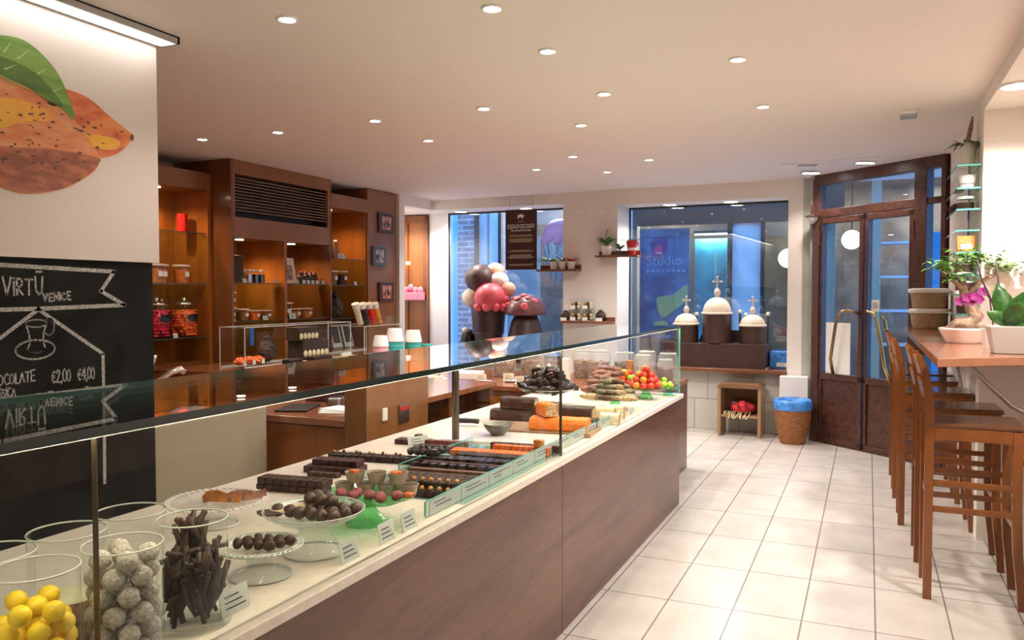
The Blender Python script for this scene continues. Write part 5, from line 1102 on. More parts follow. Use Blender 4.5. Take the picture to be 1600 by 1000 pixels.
# ================================================================== on the deck: jars in front
def cyljar(x, y, label, h=.213, r=.068):
    t = thing('glass_jar', label, 'jar', (x, y, D), 0, 'tall open glass jars at the near end of the case')
    MB().lathe([(0, .004), (r-.003, .004), (r, .012), (r, h)], n=40).build('body', 'glass_jar', t, smooth=True)
    MB().torus((0, 0, h), r, .0018, 40, 6).build('rim', 'glass_rim', t, smooth=True); MB().lathe([(0, .0005), (r+.006, .0005), (r+.007, .006), (r, .013), (r-.004, .006)], n=40).build('foot', 'glass_jar', t, smooth=True); return t
JX = {'sticks': (-1.237, 1.195), 'truffle': (-1.224, 1.020), 'yellow': (-1.247, .868), 'b1': (-1.392, 1.180), 'b2': (-1.386, 1.032), 'b3': (-1.388, .890)}
cyljar(*JX['sticks'], 'tall glass jar full of dark chocolate peel sticks'); cyljar(*JX['truffle'], 'tall glass jar of dusty grey truffles beside the peel sticks'); cyljar(*JX['yellow'], 'tall glass jar of yellow balls in the near corner of the case')
cyljar(*JX['b1'], 'tall jar with dark bark pieces behind the jar of peel sticks'); cyljar(*JX['b2'], 'tall jar with a wooden disc behind the jar of grey truffles'); cyljar(*JX['b3'], 'tall jar behind the yellow balls, cut by the left border')
def packed(name, c, rb, m_, label, cat, grp, layers, seed, jit, R_=.0665, z0=.010, rough=0):
    R = random.Random(seed); protos = []
    for k in range(3): protos.append(MB().ball((0, 0, 0), rb, (1, 1, 1), 16, 11, rough, R).build(name, m_, smooth=True))
    n = 0; q = R_-rb-.001
    for L_ in range(layers):
        z = D+z0+rb+L_*rb*1.80; off = (L_ % 2)*PI/6
        pos = [(q*math.cos(off+PI/3*k), q*math.sin(off+PI/3*k)) for k in range(6)]+[(R.uniform(-.003, .003), R.uniform(-.003, .003))]
        if L_ == layers-1: R.shuffle(pos); pos = pos[:5]
        for x, y in pos:
            p = protos[n % 3]; o = p if n < 3 else dup(p)
            o.location = (c[0]+x*R.uniform(.93, 1), c[1]+y*R.uniform(.93, 1), z+R.uniform(-jit, jit)); o.rotation_euler = (R.uniform(0, 6), R.uniform(0, 6), 0); tag(o, label, cat, grp); n += 1
packed('truffle', JX['truffle'], .0185, 'truffle_dust', 'dusty grey round truffle in the tall jar beside the peel sticks', 'truffle', 'grey truffles in the tall jar', 6, 3, .002, rough=.035)
packed('lemon_ball', JX['yellow'], .0172, 'yellow_candy', 'smooth yellow ball in the near corner jar', 'sweet', 'yellow balls in the near jar', 5, 4, .002)
# peel sticks
R = random.Random(17); c = JX['sticks']; protos = []
for k in range(4):
    L_ = (.10, .12, .085, .11)[k]; b = (.01, -.008, .006, .012)[k]
    protos.append(MB().tube([(0, 0, -L_/2), (b, 0, 0), (0, b*.6, L_/2)], [.0055, .0078, .006], 6, flat=.8).build('peel_stick', ('choc_dusty', 'choc_brown', 'choc_matte', 'choc_dusty')[k], smooth=True))
for n in range(120):
    o = protos[n] if n < 4 else dup(protos[n % 4])
    a = R.uniform(0, 6.28)
    if n < 66: rr = .045*math.sqrt(R.uniform(.45, 1)); p = (c[0]+rr*math.cos(a), c[1]+rr*math.sin(a), D+.066+.022*(n % 3)); rot = (R.uniform(-.32, .32), R.uniform(-.32, .32), R.uniform(0, 6))
    elif n < 104: rr = .014*R.uniform(0, 1); p = (c[0]+rr*math.cos(a), c[1]+rr*math.sin(a), D+.060+.0024*(n-66)); rot = (PI/2+R.uniform(-.25, .25), 0, R.uniform(0, 6))
    else: rr = .026*R.uniform(.2, 1); p = (c[0]+rr*math.cos(a), c[1]+rr*math.sin(a), D+.158+R.uniform(0, .02)); rot = (R.uniform(-.6, .6), R.uniform(-.6, .6), R.uniform(0, 6))
    o.location = p; o.rotation_euler = rot; tag(o, 'dark chocolate coated peel stick in the tall glass jar', 'chocolate stick', 'peel sticks in the tall jar')
t = thing('wood_disc', 'pale round wooden disc with bark edge inside the second row jar', 'wood slice', (JX['b2'][0], JX['b2'][1], D+.012)); MB().lathe([(0, 0), (.055, 0), (.058, .02), (.054, .075), (0, .075)], n=28, wob=lambda a, z: 1+.02*math.sin(a*9+z*90)).build('bark', 'biscuit', t); MB().lathe([(0, .0765), (.053, .0765)], n=28).build('face', 'nougat_white', t)
for i in range(9):
    a = i*.7; o = MB().box(-.03, .03, -.012, .012, -.004, .004).build('bark_piece', 'choc_dusty', loc=(JX['b1'][0]+.02*math.cos(a), JX['b1'][1]+.02*math.sin(a), D+.02+.011*i), rot=(R.uniform(-.25, .25), R.uniform(-.25, .25), a), bevel=.003); tag(o, 'dark chocolate bark piece in the jar behind the peel sticks', 'chocolate', 'bark pieces in a jar')
t = thing('wafer_pile', 'x', 'x', (0, 0, 0)); bpy.data.objects.remove(t)

# ---- cake stands and plates
def lacerim(q, R_, z, r=.0088, n=44):
    for k in range(n): a = 2*PI*k/n; q.torus((R_*math.cos(a), R_*math.sin(a), z), r*.8, r*.28, 10, 5)
def lacestand(name, label, x, y, zp, R_, foot, m_='glass_rim', mg='glass_jar', grp='lace edged glass stands'):
    t = thing(name, label, 'cake stand', (x, y, D), 0, grp); h = zp-D
    MB().lathe([(0, h-.004), (R_*.6, h-.004), (R_-.006, h+.004), (R_, h+.008), (R_-.006, h+.008), (R_*.6, h), (0, h)], n=48).build('plate', mg, t, smooth=True)
    q = MB(); lacerim(q, R_+.004, h+.008); q.build('lace_rim', m_, t, smooth=True)
    MB().lathe([(foot, .001), (foot*.98, .006), (foot*.55, .014), (foot*.45, h*.5), (foot*.5, h-.005)], n=32).build('foot', mg, t, smooth=True)
    q = MB(); q.torus((0, 0, .004), foot, .003, 36, 6); q.build('foot_ring', m_, t, smooth=True); return t
lacestand('lace_stand', 'white lace edged plate with amber chocolate shards at the rear of the case', -1.70, 1.735, .80, .130, .06, 'ceramic_white', 'glass_milky')
lacestand('lace_stand', 'low lace edged glass stand with small chocolate cherries in front', -1.300, 1.462, .800, .088, .070, 'glass_rim', 'glass_milky')
R = random.Random(5)
for i, (dx, dy, rz, s) in enumerate(((.01, .0, .3, 1), (.055, .035, 1.0, 1), (-.04, -.02, 2, .7))):
    q = MB()
    for k in range(6):
        u = -.045+.018*k; q.hexa([(u, -.02, .004), (u+.018, -.02, .004), (u+.018, -.016, .004), (u, -.016, .004)], [(u, -.012, .03+.006*math.sin(k)), (u+.018, -.012, .03+.006*math.sin(k+1)), (u+.018, -.009, .03+.006*math.sin(k+1)), (u, -.009, .03+.006*math.sin(k))])
    o = q.build('chocolate_shard', 'salami' if i else 'honey', loc=(-1.70+dx, 1.745+dy, .801), rot=rz); o.scale = (s, s, s); tag(o, ('large amber', 'upright brown', 'small brown')[i]+' chocolate shard on the white lace plate', 'chocolate', 'shards on the lace plate')
def pile(name, m_, label, cat, grp, pts, r, sc=(1, 1, 1), jit=.06, seed=1, tilt=.3, mats=None, protos_n=3):
    R = random.Random(seed); P_ = []
    mats = mats or [m_]
    for k in range(max(protos_n, len(mats))): P_.append(MB().ball((0, 0, 0), r, sc, 12, 8, jit, R).build(name, mats[k % len(mats)], smooth=True))
    for n, p in enumerate(pts):
        o = P_[n] if n < len(P_) else dup(P_[n % len(P_)])
        o.location = p[:3]; o.rotation_euler = (R.uniform(-tilt, tilt), R.uniform(-tilt, tilt), p[3] if len(p) > 3 else R.uniform(0, 6.28)); tag(o, label, cat, grp)
    for n in range(len(pts), len(P_)): bpy.data.objects.remove(P_[n])
def mound(cx, cy, z, R_, layers, dz, sp, seed, shrink=.75):
    R = random.Random(seed); out = []
    for L_ in range(layers):
        rr = R_*(1-L_*(1-shrink)); n = 0; k = 0
        rad = rr
        while rad > -.001:
            m_ = max(1, int(2*PI*rad/sp))
            for j in range(m_): a = 2*PI*j/m_+L_*.5+rad*30; out.append((cx+rad*math.cos(a)+R.uniform(-.1, .1)*sp, cy+rad*math.sin(a)+R.uniform(-.1, .1)*sp, z+L_*dz+R.uniform(-.06, .06)*sp))
            rad -= sp*.95
    return out
pile('chocolate_cherry', 'choc_brown', 'small shiny chocolate cherry on the low lace edged stand', 'chocolate', 'cherries on the lace stand', [(-1.335+.026*(k % 4)+.008*(k//4), 1.425+.026*(k//4)+.006*(k % 4), .817+(.0 if k < 12 else .015)) for k in range(12)], .0125, (1.25, .9, 1), .05, 2)
def ribstand(name, label, x, y, zp, R_, foot, mg, hf=.06, ribs=True, rib='glass_rim'):
    t = thing(name, label, 'cake stand', (x, y, D)); h = zp-D
    wv = (lambda a, z: 1+.012*math.sin(a*30)) if ribs else None
    MB().lathe([(0, h-.004), (R_*.72, h-.004), (R_*.95, h+.012), (R_, h+.022), (R_*.985, h+.022), (R_*.9, h+.010), (R_*.7, h), (0, h)], n=90 if ribs else 48, wob=wv).build('plate', mg, t, smooth=True)
    MB().torus((0, 0, h+.022), R_, .0018, 60, 6).build('rim', rib, t, smooth=True)
    MB().lathe([(foot, .001), (foot*.99, .006), (foot*.78, .022), (foot*.5, h*.62), (foot*.42, h-.004)], n=40).build('foot', mg, t, smooth=True); MB().torus((0, 0, .003), foot, .0025, 40, 6).build('foot_ring', rib, t, smooth=True); return t
ribstand('cake_stand', 'ribbed clear glass cake stand piled with large chocolate truffles', -1.292, 1.652, .825, .128, .078, 'glass_milky')
pile('chocolate_truffle', 'choc_matte', 'large round matte chocolate truffle on the ribbed cake stand', 'truffle', 'truffles on the ribbed stand', [(-1.375+.034*(k % 6)+.004*(k//6), 1.612+.040*(k//6)+.006*(k % 2), .845) for k in range(18) if k not in (6, 12)]+[(-1.31+.034*(k % 3), 1.66+.03*(k//3), .870) for k in range(5)], .0172, (1, 1, 1), .03, 3)
for i in range(3):
    o = MB().prism(arc([(-.035, 0), (0, .018), (.035, .004), (.0, -.014)]), lambda u, v, q: (u, v, q+.25*v), -.002, .002).build('chocolate_shell', 'parchment' if i else 'choc_matte', loc=(-1.385+.03*i, 1.585+.025*i, .842+.006*i), rot=.4*i); tag(o, 'thin curved chocolate shell lying at the left of the truffle stand', 'chocolate', 'shells on the truffle stand')
t = thing('green_cake_stand', 'green glass cake stand with chocolate cups and pink sweets', 'cake stand', (-1.315, 1.925, D)); h = .808-D
MB().lathe([(0, h-.004), (.09, h-.004), (.125, h+.004), (.135, h+.014), (.131, h+.014), (.09, h), (0, h)], n=60, wob=lambda a, z: 1+.03*math.sin(a*9)*(1 if z > h else 0)).build('plate', 'glass_green', t, smooth=True)
MB().lathe([(.062, .001), (.061, .007), (.042, .02), (.02, .05), (.014, h-.004)], n=72, wob=lambda a, z: 1+.04*math.sin(a*12+z*60)).build('foot', 'glass_green', t, smooth=True)
def choccup(x, y, z, i, fill):
    t = thing('chocolate_cup', ('x'), 'chocolate cup', (x, y, z), .7*i, 'chocolate cups on the green stand'); t.scale = (1.12, 1.12, 1.05)
    MB().lathe([(0, 0), (.019, 0), (.027, .030), (.0255, .030), (.018, .004), (0, .004)], n=20).build('case', 'cup_paper', t); MB().lathe([(0, .005), (.0185, .005), (.024, .024), (0, .026)], n=18).build('chocolate', 'choc_matte', t)
    if fill: MB().box(-.008, .018, -.008, .008, .024, .033).build('orange_slice', 'orange_jelly', t, bevel=.002)
    return t
cps = [(-1.408, 1.945, .810, 0), (-1.348, 1.965, .810, 0), (-1.286, 1.985, .810, 0), (-1.224, 2.003, .810, 0), (-1.378, 1.955, .843, 1), (-1.317, 1.976, .843, 0), (-1.255, 1.995, .843, 1)]
nm = ['left end of the lower row', 'second from left in the lower row', 'third from left in the lower row', 'right end of the lower row', 'upper left with an orange slice', 'upper middle, plain', 'upper right with an orange slice']
for i, c_ in enumerate(cps): choccup(*c_[:3], i, c_[3])['label'] = 'paper cup filled with chocolate, '+nm[i]
pile('pink_sweet', 'pink_crystal', 'chocolate sweet with pink crystals on the front of the green stand', 'sweet', 'pink sweets on the green stand', [(-1.385, 1.895, .823), (-1.335, 1.880, .823), (-1.295, 1.905, .823), (-1.255, 1.90, .823), (-1.222, 1.935, .823), (-1.345, 1.915, .823)], .018, (1, 1, .8), .12, 6)
tag(MB().box(-.012, .012, -.012, .012, 0, .015).build('orange_cube', 'orange_jelly', loc=(-1.198, 1.962, .8125), bevel=.003), 'small orange cube at the right rim of the green stand', 'sweet')

# ---- rows of chocolates
SQ = {}
def sq(m_, w, d, h, top=None):
    key = (m_, w, d, h, top)
    if key not in SQ:
        o = MB().box(-w/2, w/2, -d/2, d/2, 0, h).build('chocolate_square', m_, bevel=min(.0025, h*.2)); SQ[key] = (o, True)
        if top: MB().ball((0, 0, h+.006), .0082, (1, 1, .95), 10, 8).build('hazelnut', top, o, smooth=True)
        return o
    return dup(SQ[key][0])
def row(n, x0, y0, dx, dy, m_, w, d, h, label, grp, z=D+.0005, top=None, rows=1, rdx=0, rdy=0, cat='chocolate', name=None, skew=0):
    for j in range(rows):
        for i in range(n):
            o = sq(m_, w, d, h, top); o.location = (x0+dx*i+rdx*j, y0+dy*i+rdy*j, z); o.rotation_euler = (0, 0, skew); tag(o, label, cat, grp)
            if name: o.name = name
tray = thing('glass_tray', 'large flat glass tray under the hazelnut and dark chocolate rows', 'tray', (0, 0, 0))
MB().box(-1.60, -1.150, 2.215, 3.12, D+.0005, D+.005).build('plate', 'glass_strip', tray)
for (x0, x1, y0, y1, l) in ((-1.572, -1.566, 2.50, 3.10, 'clear glass divider standing between the two fields of chocolates'), (-1.190, -1.184, 2.035, 3.95, 'long clear glass strip with price labels along the front of the deck')):
    g = thing('glass_divider', l, 'divider', (0, 0, 0)); z1 = D+(.048 if x0 > -1.3 else .036); MB().box(x0, x1, y0, y1, D+.0055 if x0 < -1.3 else D+.0005, z1).build('strip', 'glass_strip', g); MB().box(x0, x1, y0, y1, z1, z1+.0012).build('edge', 'glass_edge_light', g)
    MB().box(x0, x1, y0-.0012, y0, D+.006, z1).build('edge', 'glass_edge_light', g)
    if x0 > -1.3:
        for k in range(9):
            y = 2.05+k*.205; c_ = MB().box(-1.1835, -1.1825, y+.002, y+.2035, D+.003, z1-.0005).build('price_label', 'label_green', g); m = MB()
            for q in range(2): m.box(-1.1828, -1.1822, y+.03+.01*q, y+.10+.04*((k+q) % 3), D+.034-.012*q, D+.037-.012*q)
            m.build('writing', 'ink', c_)
Z2 = D+.0055
row(9, -1.445, 2.235, .0305, .003, 'choc_dark', .0275, .0275, .019, 'hazelnut topped dark square in the front rows on the glass tray', 'hazelnut squares on the glass tray', Z2, 'hazelnut')
row(9, -1.450, 2.272, .0305, .003, 'choc_dark', .0275, .0275, .019, 'dark square under the raised hazelnut row on the glass tray', 'plain squares below the hazelnuts', Z2)
row(8, -1.435, 2.275, .0305, .003, 'choc_dark', .0275, .0275, .019, 'hazelnut topped dark square in the raised second row', 'raised hazelnut squares', Z2+.0195, 'hazelnut')
row(10, -1.475, 2.318, .030, .003, 'choc_brown', .027, .027, .022, 'low dark square in the dense field behind the hazelnut rows', 'dense field of dark squares', Z2, rows=5, rdx=-.006, rdy=.030)
row(1, -1.36, 2.505, .0, .0, 'choc_milk', .32, .024, .028, 'long reddish brown gianduja bar across the glass tray', 'gianduja bars', Z2, skew=.10, name='gianduja_bar'); row(1, -1.36, 2.478, .0, .0, 'choc_brown', .32, .020, .020, 'long dark bar in front of the reddish gianduja bar', 'gianduja bars', Z2, skew=.10, name='chocolate_bar')
row(9, -1.54, 2.565, .038, .004, 'choc_gloss', .026, .028, .030, 'glossy dark cube in the spaced row behind the gianduja bar', 'spaced dark cubes', Z2)
row(1, -1.37, 2.635, 0, 0, 'choc_purple', .33, .022, .026, 'long plum brown bar between the two rows of dark cubes', 'plum bars', Z2, skew=.10, name='chocolate_bar')
row(11, -1.545, 2.675, .031, .003, 'choc_gloss', .0285, .0285, .030, 'glossy dark square in the closed double row on the tray', 'closed double row of dark squares', Z2, rows=2, rdx=-.005, rdy=.030)
row(10, -1.45, 2.755, .0275, .003, 'choc_dark', .026, .026, .034, 'dark square in the tallest row before the orange jellies', 'tall dark row', Z2, rows=2, rdx=.0, rdy=.028)
row(1, -1.535, 2.70, 0, 0, 'choc_gloss', .026, .026, .022, 'single dark cube set on top of the closed double row', 'single cube', Z2+.0305)
row(13, -1.545, 2.885, .0265, .0025, 'orange_jelly', .0255, .030, .020, 'orange jelly square in the long row on the tray', 'long row of orange jellies', Z2, cat='sweet', name='orange_jelly', rows=2, rdx=-.003, rdy=.032)
row(9, -1.40, 2.985, .0265, .0025, 'orange_jelly', .0255, .030, .034, 'orange jelly square in the shorter taller row behind', 'short row of orange jellies', Z2, cat='sweet', name='orange_jelly')
row(6, -1.345, 2.835, .0265, .0025, 'orange_jelly', .0255, .026, .016, 'orange jelly square in the small front row near the glass strip', 'front row of orange jellies', Z2, cat='sweet', name='orange_jelly')
row(12, -1.44, 3.045, .0255, .0025, 'choc_purple', .0245, .028, .030, 'plum coloured square in the row before the marble board', 'plum row', Z2); tag(MB().box(-.02, .02, -.015, .015, 0, .030).build('yellow_sweet', 'honey', loc=(-1.215, 2.995, Z2+.035), bevel=.004), 'single amber cube on the end of the orange jelly row', 'sweet')
# rear left field
row(8, -1.865, 2.110, .031, .0045, 'choc_brown', .0295, .030, .022, 'matte dark square in the lower tier of the block behind the lace plate', 'lower tier of the rear block', rows=2, rdx=-.004, rdy=.031); row(8, -1.862, 2.112, .0312, .0045, 'choc_brown', .0295, .030, .022, 'matte dark square in the upper tier of the block behind the lace plate', 'upper tier of the rear block', D+.0232, rows=2, rdx=-.004, rdy=.031)
row(7, -1.895, 2.395, .031, .0045, 'choc_purple', .0295, .030, .024, 'plum dark square in the second rear block', 'second rear block', rows=3, rdx=-.006, rdy=.031); row(6, -1.880, 2.427, .031, .0045, 'choc_purple', .0295, .030, .02, 'plum dark square on the upper tier of the second rear block', 'second rear block, upper tier', D+.0252, rows=2, rdx=-.006, rdy=.031); row(4, -1.84, 2.345, .031, .0045, 'choc_brown', .029, .028, .016, 'low dark square in front of the second rear block', 'low rear squares')
row(14, -1.950, 2.615, .031, .0045, 'choc_dark', .0295, .030, .024, 'nut sprinkled dark square in the third rear row', 'third rear row', rows=2, rdx=-.006, rdy=.031)
pile('nut_piece', 'hazelnut', 'small nut piece sprinkled on the third rear chocolate row', 'nut', 'nut pieces on the rear row', [(-1.95+.028*k, 2.625+.0045*k+.02*(k % 2), D+.031) for k in range(11)], .0075, (1, .8, .7), .15, 9, mats=['hazelnut', 'choc_milk', 'parchment'])
pile('rough_chocolate', 'choc_gloss', 'rough dark chocolate lump at the right end of the third rear row', 'chocolate', 'rough lumps on the rear row', [(-1.64+.026*(k % 5), 2.70+.028*(k//5)+.003*k, D+.042) for k in range(15)], .0155, (1.1, 1, .9), .25, 10)
row(5, -1.885, 3.005, .031, .0045, 'choc_purple', .0295, .030, .022, 'plum square in the small rear pair beside a price card', 'small rear pair', rows=2, rdx=-.004, rdy=.031); row(1, -1.80, 3.03, 0, 0, 'choc_dark', .028, .028, .022, 'single dark cube on the small rear pair', 'single rear cube', D+.0232)
row(8, -1.745, 2.935, .029, .003, 'choc_purple', .0275, .028, .020, 'plum square in the row beside the glass divider', 'divider row'); row(7, -1.755, 3.025, .029, .003, 'choc_red', .0275, .028, .026, 'raspberry red square in the row beside the support post', 'raspberry row')
# ---- board, bowl, knife, cakes
t = thing('marble_board', 'white marble board under the grey bowl and the orange cake', 'board', (-1.50, 3.30, D), .14); MB().box(-.27, .27, -.14, .12, .0005, .012).build('slab', 'ceramic_white', t, bevel=.003)
t = thing('wooden_board', 'pale wooden board under the orange nougat cake', 'board', (-1.38, 3.52, D), .10); MB().box(-.25, .22, -.07, .17, .0005, .02).build('slab', 'pale_wood', t, bevel=.003)
t = thing('grey_bowl', 'dark grey bowl with a pale inside on the marble board', 'bowl', (-1.553, 3.325, D+.0125)); MB().lathe([(0, 0), (.03, 0), (.032, .004), (.058, .028), (.068, .052), (.066, .052), (.055, .03), (.028, .007), (0, .006)], n=40).build('bowl', 'bowl_grey', t, smooth=True); MB().lathe([(0, .0068), (.028, .0075), (.0545, .0305), (.0655, .0522)], n=40).build('inside', 'bowl_inner', t, smooth=True)
t = thing('knife', 'kitchen knife with a black and yellow handle beside the grey bowl', 'knife', (-1.80, 3.56, D+.014), .2); MB().tube([(-.09, 0, .01), (-.05, 0, .012), (.0, 0, .012), (.03, 0, .010)], [.012, .013, .012, .013], 10).build('handle', 'black', t, smooth=True); MB().tube([(-.108, 0, .01), (-.088, 0, .01)], .0125, 10).build('handle_cap', 'yellow_candy', t); MB().hexa([(.03, -.001, .002), (.22, -.001, .004), (.22, .001, .004), (.03, .001, .002)], [(.03, -.001, .018), (.20, -.001, .016), (.20, .001, .016), (.03, .001, .018)]).build('blade', 'chrome', t)
def loaf(name, l, loc, rot, L_, w, h, m_, cut=None, grp=None, cat='cake'):
    t = thing(name, l, cat, loc, rot, grp); q = MB(); n = 9
    R = random.Random(int(L_*1e4)); prof = [(-w/2, 0), (-w/2, h*.6), (-w*.40, h*.93), (-w*.2, h), (w*.2, h), (w*.40, h*.93), (w/2, h*.6), (w/2, 0)]
    rings = [[q.v((-L_/2+L_*i/n, a*(1+R.uniform(-.03, .03)), b*(1+R.uniform(-.03, .03)))) for a, b in prof] for i in range(n+1)]
    for A, B_ in zip(rings, rings[1:]):
        for k in range(len(prof)): q.f([A[k], A[(k+1) % 8], B_[(k+1) % 8], B_[k]])
    q.f(rings[0]); q.f(rings[-1][::-1]); q.build('body', m_, t, smooth=False, bevel=.008, seg=3)
    if cut: MB().prism([(a*.9, b*.88+.003) for a, b in prof], lambda u, v, s_: (s_, u, v), L_/2-.001, L_/2+.002).build('cut_face', cut, t)
    return t
loaf('orange_cake', 'long orange coated nougat cake on the wooden board', (-1.325, 3.53, D+.0205), .12, .28, .11, .060, 'orange_coat'); loaf('orange_cake', 'cut orange coated nougat piece lying on top of the long one', (-1.39, 3.53, D+.083), -.75, .11, .075, .062, 'orange_coat', 'nougat')
loaf('chocolate_cake', 'dark chocolate coated nougat loaf, lower one beside the support post', (-1.68, 3.83, D), .12, .27, .10, .058, 'choc_brown'); loaf('chocolate_cake', 'cut dark chocolate nougat piece on top of the lower loaf', (-1.67, 3.84, D+.060), .10, .19, .085, .060, 'choc_brown', 'nougat')
loaf('chocolate_cake', 'long dark nougat loaf standing behind the orange cake', (-1.43, 3.86, D), .10, .32, .10, .085, 'choc_brown', 'nougat'); loaf('chocolate_cake', 'short dark round ended loaf right of the orange cake', (-1.235, 3.68, D), .12, .10, .09, .06, 'choc_dark')
for i, (x, y, z, l) in enumerate(((-1.245, 3.98, D, 'white nougat loaf with nuts, rear one by the glass strip'), (-1.195, 3.90, D, 'white nougat loaf with nuts, front one by the glass strip'), (-1.215, 4.06, D, 'white nougat loaf with nuts, farthest of the three'))): loaf('white_nougat', l, (x, y, z), .12, .10, .065, .075-.02*(i == 1), 'nougat_white', 'nougat', 'white nougat loaves')
# ---- stands at the far end
ribstand('pedestal_stand', 'clear glass pedestal stand heaped with glossy dark slices', -1.745, 4.43, .812, .165, .085, 'glass_jar', ribs=False)
pile('dark_slice', 'choc_gloss', 'glossy dark chocolate dipped slice on the glass pedestal', 'chocolate', 'dipped slices on the glass pedestal', mound(-1.745, 4.43, .842, .135, 4, .030, .066, 4, .80), .042, (1.25, .75, .5), .15, 11, .7, ['choc_gloss', 'choc_dark', 'choc_gloss', 'choc_gloss'])
pile('nut_piece', 'parchment', 'pale nut half on top of the dark slices on the pedestal', 'nut', 'nut halves on the pedestal', [(-1.79, 4.40, .962), (-1.73, 4.42, .970), (-1.69, 4.36, .930)], .016, (1.2, .8, .6), .1, 12, mats=['parchment', 'dome_cream', 'orange_jelly'])
pile('brown_roll', 'salami', 'reddish brown roll in the heap behind the dark slices', 'chocolate roll', 'reddish rolls behind the pedestal', [(-1.60+.035*(k % 5)+R.uniform(-.02, .02), 4.76+.055*(k//5), .80+.024*(k//5)+.014*(k % 2), .4+R.uniform(-.7, .7)) for k in range(24)], .026, (2.3, .85, .8), .06, 13, .15, ['salami', 'choc_milk', 'salami'])
t = thing('low_glass_stand', 'low glass stand under the reddish brown rolls', 'cake stand', (-1.52, 4.86, D)); MB().lathe([(0, .035), (.14, .035), (.15, .045), (.14, .041), (0, .041)], n=36).build('plate', 'glass_jar', t, smooth=True); MB().lathe([(.06, .001), (.03, .02), (.03, .035)], n=28).build('foot', 'glass_jar', t, smooth=True)
def greenstand(l, x, y, zp, R_, mat='glass_green'):
    t = thing('green_cake_stand', l, 'cake stand', (x, y, D), 0, 'green stands at the far end'); h = zp-D
    MB().lathe([(0, h-.005), (R_*.8, h-.005), (R_, h+.004), (R_*.97, h+.004), (0, h)], n=40).build('plate', mat, t, smooth=True); MB().lathe([(R_*.5, .001), (R_*.48, .008), (R_*.25, h*.5), (R_*.22, h-.005)], n=32).build('foot', mat, t, smooth=True)
greenstand('green glass stand under the heap of olive green bean sweets', -1.325, 4.43, .795, .115)
pile('bean_sweet', 'bean_green', 'olive green pod shaped sweet on the green stand', 'sweet', 'pod sweets on the green stand', [(p[0], p[1], p[2], .12+R.uniform(-.5, .5)) for p in mound(-1.335, 4.43, .812, .112, 4, .027, .046, 7, .76)], .0205, (2.2, .85, .8), .05, 14, .12, ['bean_green', 'nougat', 'bean_green', 'biscuit_dark', 'bean_green'])
for i, (x, y, rz) in enumerate(((-1.22, 4.31, .1), (-1.44, 4.33, .15))): o = MB().ball((0, 0, 0), .022, (3.0, 1, .7), 14, 8, .03, R).build('bean_sweet', 'nougat', loc=(x, y, .812), rot=rz, smooth=True); tag(o, ('long pale pod sweet at the front right of the olive heap', 'long pale pod sweet at the front left of the olive heap')[i], 'sweet')
greenstand('green glass stand under the heap of red marzipan fruits', -1.275, 4.93, .80, .10)
pile('marzipan_fruit', 'fruit_red', 'glossy red marzipan fruit heaped on the green stand', 'marzipan fruit', 'red marzipan fruits', mound(-1.275, 4.93, .825, .085, 4, .032, .046, 8, .74), .0235, (1, 1, .95), .03, 15, .3, ['fruit_red', 'fruit_red', 'fruit_red', 'fruit_orange'])
pile('marzipan_fruit', 'fruit_green', 'bright green marzipan apple at the right of the red fruits', 'marzipan fruit', 'green marzipan apples', [(-1.195+.036*(k % 2)-.010*(k//2), 5.11+.036*(k//2), .805+(0.022 if k == 6 else 0)) for k in range(7)], .0205, (1, 1, .92), .03, 16)
greenstand('small green glass stand under the bright green apples', -1.185, 5.165, .782, .075)
pile('marzipan_fruit', 'fruit_orange', 'orange marzipan fruit in the heap behind the olive sweets', 'marzipan fruit', 'orange marzipan fruits', mound(-1.47, 5.13, .815, .075, 3, .03, .045, 9, .7), .022, (1, 1, .95), .03, 17, .3, ['fruit_orange', 'fruit_red', 'fruit_green', 'nougat'])
greenstand('clear stand under the orange marzipan fruits at the back', -1.47, 5.13, .79, .10, 'glass_jar')
pile('candied_cherry', 'candy_red', 'bright red candied fruit at the far end of the case', 'marzipan fruit', 'candied fruits at the far end', mound(-1.33, 5.19, .795, .055, 3, .032, .04, 10, .72), .019, (1, 1, 1), .05, 18, .3, ['candy_red', 'fruit_red'])
# price cards on the deck
for i, (x, y, w, l) in enumerate(((-1.195, 1.27, .06, 'price card with two written lines beside the jar of peel sticks'), (-1.165, 1.632, .055, 'price card before the ribbed truffle stand'), (-1.165, 1.80, .055, 'price card before the foot of the green stand'), (-1.168, 1.92, .055, 'price card between the green foot and the glass strip'), (-1.165, 4.20, .05, 'price card before the olive bean sweets'), (-1.17, 4.02, .05, 'price card before the white nougat'))):
    card(D+.0005, x, y, l, w*1.35, .052, 0, 'price cards on the case deck')
for i, (x, y, l) in enumerate(((-1.60, 2.30, 'glass card holder before the second rear block'), (-1.77, 2.98, 'glass card holder beside the small rear pair'))): card(D+.0005, x, y, l, .10, .045, -.5, 'card holders in the rear field', 'glass_rim')
t = thing('paper_napkins', 'white lace paper napkins lying behind the truffle stand', 'napkins', (-1.60, 1.99, D), .3); MB().box(-.07, .07, -.05, .05, .0005, .012).build('napkins', 'cloth_white', t, bevel=.003)

